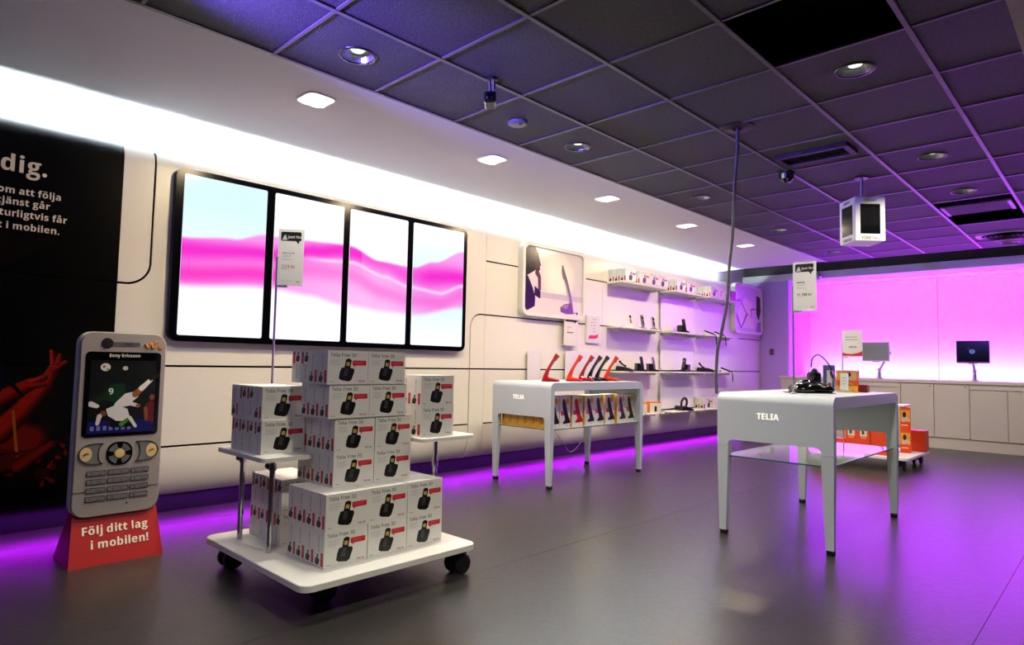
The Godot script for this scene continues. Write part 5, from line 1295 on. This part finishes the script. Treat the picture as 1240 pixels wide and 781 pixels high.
func cordless(at: Vector3, label: String, turn: float, m := "black_plastic"):
	var o := thing("cordless_phone", at, label, "phone", "", turn)
	part(o, "base", prism(PackedVector2Array([Vector2(-0.06, 0), Vector2(0.075, 0), Vector2(0.07, 0.02), Vector2(0.01, 0.035), Vector2(-0.005, 0.10), Vector2(-0.06, 0.10)]), 0.10, 0.005), "black_plastic")
	var h := part(o, "handset", prism(rrect(0.048, 0.165, 0.016, 5), 0.024, 0.005), m, Vector3(0.020, 0.105, 0), Vector3(0, PI / 2, 0))
	h.rotation = Vector3(-0.18, PI / 2, 0)
	part(h, "display", box(Vector3(0.034, 0.035, 0.003), 0.001), "grey_plastic", Vector3(0, 0.038, 0.013))
	part(h, "keypad", box(Vector3(0.034, 0.055, 0.003), 0.001), "dark_grey", Vector3(0, -0.022, 0.013))

func desk_phone(at: Vector3, label: String, turn: float, tall := false):
	var o := thing("desk_phone", at, label, "phone", "", turn)
	part(o, "base", prism(PackedVector2Array([Vector2(-0.10, 0), Vector2(0.10, 0), Vector2(0.098, 0.022), Vector2(-0.02, 0.055), Vector2(-0.095, 0.062), Vector2(-0.105, 0.03)]), 0.15, 0.006), "black_plastic")
	part(o, "keypad", box(Vector3(0.07, 0.006, 0.06), 0.002), "grey_plastic", Vector3(0.035, 0.042, 0.02), Vector3(0, 0, -0.27))
	if tall:
		part(o, "handset", tube(smooth_path([Vector3(-0.06, 0.05, 0), Vector3(-0.05, 0.12, 0), Vector3(0.0, 0.165, 0), Vector3(0.035, 0.14, 0), Vector3(0.04, 0.09, 0), Vector3(0.02, 0.05, 0)], 4), 0.016, 8), "black_plastic")
	else:
		part(o, "handset", tube(smooth_path([Vector3(0.0, 0.058, -0.045), Vector3(-0.045, 0.085, -0.045), Vector3(-0.085, 0.125, -0.045)], 4), [0.016, 0.014, 0.012, 0.011, 0.011, 0.012, 0.013, 0.014, 0.014], 8), "black_plastic")

func mobile(at: Vector3, label: String, m: String, strap: bool):
	var o := thing("mobile_phone", at, label, "phone", "", 0.3)
	part(o, "stand", prism(PackedVector2Array([Vector2(-0.05, 0), Vector2(0.07, 0), Vector2(-0.045, 0.05)]), 0.10, 0.003), "acrylic_white")
	var b := part(o, "body", box(Vector3(0.15, 0.018, 0.07), 0.006), m, Vector3(0.012, 0.038, 0), Vector3(0, 0, -0.36))
	part(b, "screen_glass", box(Vector3(0.06, 0.002, 0.05), 0.0005), "black_gloss", Vector3(-0.03, 0.0095, 0))
	part(b, "keypad", box(Vector3(0.055, 0.002, 0.05), 0.0005), "grey_plastic", Vector3(0.035, 0.0095, 0))
	if strap:
		part(o, "strap", tube(smooth_path([Vector3(0.08, 0.012, 0.02), Vector3(0.105, -0.02, 0.022), Vector3(0.11, -0.10, 0.03), Vector3(0.115, -0.145, 0.01), Vector3(0.112, -0.10, -0.018), Vector3(0.105, -0.02, -0.012), Vector3(0.08, 0.012, -0.008)], 5), 0.004, 6), "black_plastic")

# ================================================================ far cart
func build_far_cart():
	var c := thing("far_display_cart", Vector3(-2.14, 0, -8.06), "low white wheeled cart stacked with orange boxes", "cart")
	part(c, "deck", prism(rrect(1.0, 1.0, 0.05, 8), 0.028, 0.003), "white_metal", Vector3(0, 0.131, 0), Vector3(-PI / 2, 0, 0))
	for q in [[0.40, 0.38], [0.40, -0.36], [-0.40, 0.38], [-0.40, -0.36]]: caster(c, Vector3(q[0], 0, q[1]))
	part(c, "post", rod(0.014, 0.50), "dark_grey", Vector3(0.265, 0.145, 0.02))
	part(c, "top_board", prism(rrect(0.30, 0.30, 0.02, 4), 0.018, 0.002), "white_metal", Vector3(0.22, 0.654, -0.14), Vector3(-PI / 2, 0, 0))
	var p := sheet(96, 128, Color(0.86, 0.28, 0.06)); p.fill(6, 14, 84, 66, Color(0.85, 0.62, 0.20)); p.disc(Vector2(40, 40), 16, 16, Color(0.12, 0.10, 0.10)); p.stroke([Vector2(30, 70), Vector2(60, 60), Vector2(80, 70)], 12, 8, Color(0.75, 0.7, 0.68)); p.fill(10, 96, 60, 6, Color(0.95, 0.8, 0.6)); printed("orange_tall_print", p)
	var q := sheet(96, 96, Color(0.84, 0.26, 0.05)); q.fill(20, 10, 54, 58, Color(0.85, 0.80, 0.72)); q.fill(34, 22, 18, 30, Color(0.2, 0.2, 0.2)); q.fill(24, 76, 44, 6, Color(0.95, 0.7, 0.5)); printed("orange_small_print", q)
	# small boxes in two tiers along the near edge: the print faces the near side
	var sm := carton(0.12, 0.138, 0.10, Rect2(0, 0.0, 0.1, 0.1), Rect2(0, 0, 1, 1), Rect2(0, 0, 0.1, 0.1))
	for r in 2:
		for i in 7:
			if r == 1 and i == 2: continue
			solo("orange_box", sm, "orange_small_print" if r == 1 and i in [3, 4, 6] else "orange_card", Vector3(-2.56 + 0.123 * i, 0.1455 + 0.1385 * r, -7.66 - 0.01 * (i % 2)), "small orange box with a pale window print in the upper row of the far cart" if r == 1 and i in [3, 4, 6] else "small plain orange box, %s row, %s from the cart corner" % [["lower", "upper"][r], ["first", "second", "third", "fourth", "fifth", "sixth", "seventh"][i]], "box", "small orange boxes on the far cart")
	var tm := carton(0.10, 0.245, 0.17, Rect2(0, 0, 0.05, 0.08), Rect2(0, 0, 1, 1), Rect2(0, 0.9, 0.05, 0.05))
	for r in 2: solo("tall_orange_box", tm, "orange_tall_print", Vector3(-1.79, 0.1455 + 0.2455 * r, -8.14), "tall orange photo-print box by the cart post, %s" % ["standing on the deck", "stacked on top"][r], "box", "tall orange boxes on the far cart", Vector3(0, 0.2, 0))
	solo("wide_orange_box", box(Vector3(0.15, 0.23, 0.17), 0.001), "orange_card", Vector3(-1.715, 0.2605, -8.40), "plain orange box at the far corner of the far cart", "box")
	for i in 2: solo("red_box", box(Vector3(0.10, 0.24, 0.16), 0.001), "dark_red_card", Vector3(-1.95 - 0.11 * i, 0.2655, -8.10), "dark red box standing behind the small orange boxes", "box", "dark red boxes on the far cart")
	var s := price_sign(Vector3(-2.385, 0.1455, -8.0), 1.20, 0.0, "price card with a red wave on a pole above the far cart", 2); s.rotation.y = 0.05

# ================================================================ counter and monitors
func build_counter():
	var Z := -10.34; var top := 0.872
	var xs := [-4.00, -3.515, -3.115, -2.715, -2.327, -1.93, -1.528, -1.127, -0.727, -0.327, 0.07, 0.47]
	# units of two doors; some carry a drawer strip above
	var lab := ["white counter cabinet next to the lilac wall", "white counter cabinet with a drawer under the silver monitor", "white counter cabinet with two full-height doors between the monitors", "white counter cabinet with a drawer under the dark monitor", "white counter cabinet to the right of the dark monitor"]
	var units := [[0, 2, false], [2, 4, true], [4, 6, false], [6, 8, true], [8, 11, false]]
	for n in units.size():
		var u: Array = units[n]
		var x0: float = xs[u[0]]; var x1: float = xs[u[1]]
		var o := thing("counter_cabinet", Vector3((x0 + x1) / 2, 0, Z - 0.3), lab[n], "cabinet", "counter cabinets")
		part(o, "body", box(Vector3(x1 - x0 - 0.004, 0.73, 0.56)), "laminate", Vector3(0, 0.507, -0.005))
		part(o, "plinth", box(Vector3(x1 - x0, 0.138, 0.54)), "laminate", Vector3(0, 0.069, 0.022))
		var hd := 0.795 if u[2] else top - 0.006
		for i in range(u[0], u[1]):
			var w: float = xs[i + 1] - xs[i] - 0.006
			var d := part(o, "door", box(Vector3(w, hd - 0.148, 0.018), 0.002), "laminate", Vector3((xs[i] + xs[i + 1]) / 2 - o.position.x, (hd + 0.148) / 2, 0.291))
			if not u[2]: part(d, "lock", lathe([Vector2(0, 0), Vector2(0.009, 0), Vector2(0.009, 0.004), Vector2(0, 0.005)], 12), "dark_grey", Vector3(w / 2 - 0.04, (hd - 0.148) / 2 - 0.03, 0.009), Vector3(PI / 2, 0, 0))
		if u[2]: part(o, "drawer", box(Vector3(x1 - x0 - 0.006, top - 0.808, 0.018), 0.002), "laminate", Vector3(0, (top + 0.802) / 2, 0.291))
	var wt := solo("worktop", box(Vector3(4.52, 0.045, 0.66), 0.004), "laminate", Vector3(-1.765, 0.895, Z - 0.32), "long pale worktop under the two monitors", "worktop")
	monitor(Vector3(-2.66, 0.9175, -10.62), 0.36, 0.285, Vector3(-2.69, 1.312, -10.56), "silver monitor with a grey reflecting screen on an arm", 0.0, true)
	monitor(Vector3(-1.505, 0.9175, -10.62), 0.37, 0.305, Vector3(-1.512, 1.312, -10.56), "dark monitor with a small round blue emblem on its screen", 0.0, false)

func monitor(at: Vector3, w: float, h: float, c: Vector3, label: String, turn: float, pale: bool):
	var o := thing("monitor", at, label, "monitor")
	var q := c - at
	part(o, "arm_base", lathe([Vector2(0, 0), Vector2(0.045, 0), Vector2(0.045, 0.012), Vector2(0.024, 0.02), Vector2(0.020, 0.10), Vector2(0, 0.10)], 16), "silver")
	var side := 0.16 if pale else -0.03
	part(o, "arm", tube([Vector3(0, 0.08, 0), Vector3(0, 0.13, -0.01), Vector3(side + q.x, q.y - 0.02, -0.02), Vector3(q.x, q.y, q.z - 0.03)], 0.014, 8), "silver")
	part(o, "joint", lathe([Vector2(0, -0.025), Vector2(0.024, -0.025), Vector2(0.024, 0.025), Vector2(0, 0.025)], 14), "silver", Vector3(0, 0.13, -0.005), Vector3(PI / 2, 0, 0))
	part(o, "joint", lathe([Vector2(0, -0.025), Vector2(0.024, -0.025), Vector2(0.024, 0.025), Vector2(0, 0.025)], 14), "silver", Vector3(side + q.x, q.y - 0.02, -0.02), Vector3(PI / 2, 0, 0))
	var b := part(o, "bezel", box(Vector3(w, h, 0.03), 0.005), "silver" if pale else "dark_grey", q)
	if pale:
		mat("monitor_grey", Color(0.52, 0.56, 0.55), 0.12)
		part(b, "screen", box(Vector3(w - 0.022, h - 0.028, 0.004), 0.001), "monitor_grey", Vector3(0, 0.004, 0.0145))
	else:
		var s := sheet(160, 130, Color(0.015, 0.006, 0.010)); s.disc(Vector2(78, 66), 14, 13, Color(0.50, 0.60, 0.95)); s.disc(Vector2(78, 66), 9, 8, Color(0.05, 0.08, 0.30)); s.disc(Vector2(78, 66), 4.5, 4, Color(0.45, 0.55, 0.9)); s.stroke([Vector2(56, 46), Vector2(68, 56)], 2.5, 1.5, Color(0.5, 0.22, 0.12))
		var m := mat("monitor_picture", Color(0.01, 0.01, 0.01), 0.1); m.emission_enabled = true; m.emission_texture = s.texture(); m.emission_operator = BaseMaterial3D.EMISSION_OP_MULTIPLY; m.emission = Color(1, 1, 1); m.emission_energy_multiplier = 1.0
		part(b, "screen", prism(PackedVector2Array([Vector2(-w / 2 + 0.008, -h / 2 + 0.02), Vector2(w / 2 - 0.008, -h / 2 + 0.02), Vector2(w / 2 - 0.008, h / 2 - 0.008), Vector2(-w / 2 + 0.008, h / 2 - 0.008)]), 0.004), m, Vector3(0, 0, 0.0145))
	part(b, "chin", box(Vector3(0.10, 0.012, 0.025), 0.003), "silver", Vector3(0, -h / 2 - 0.006, 0))
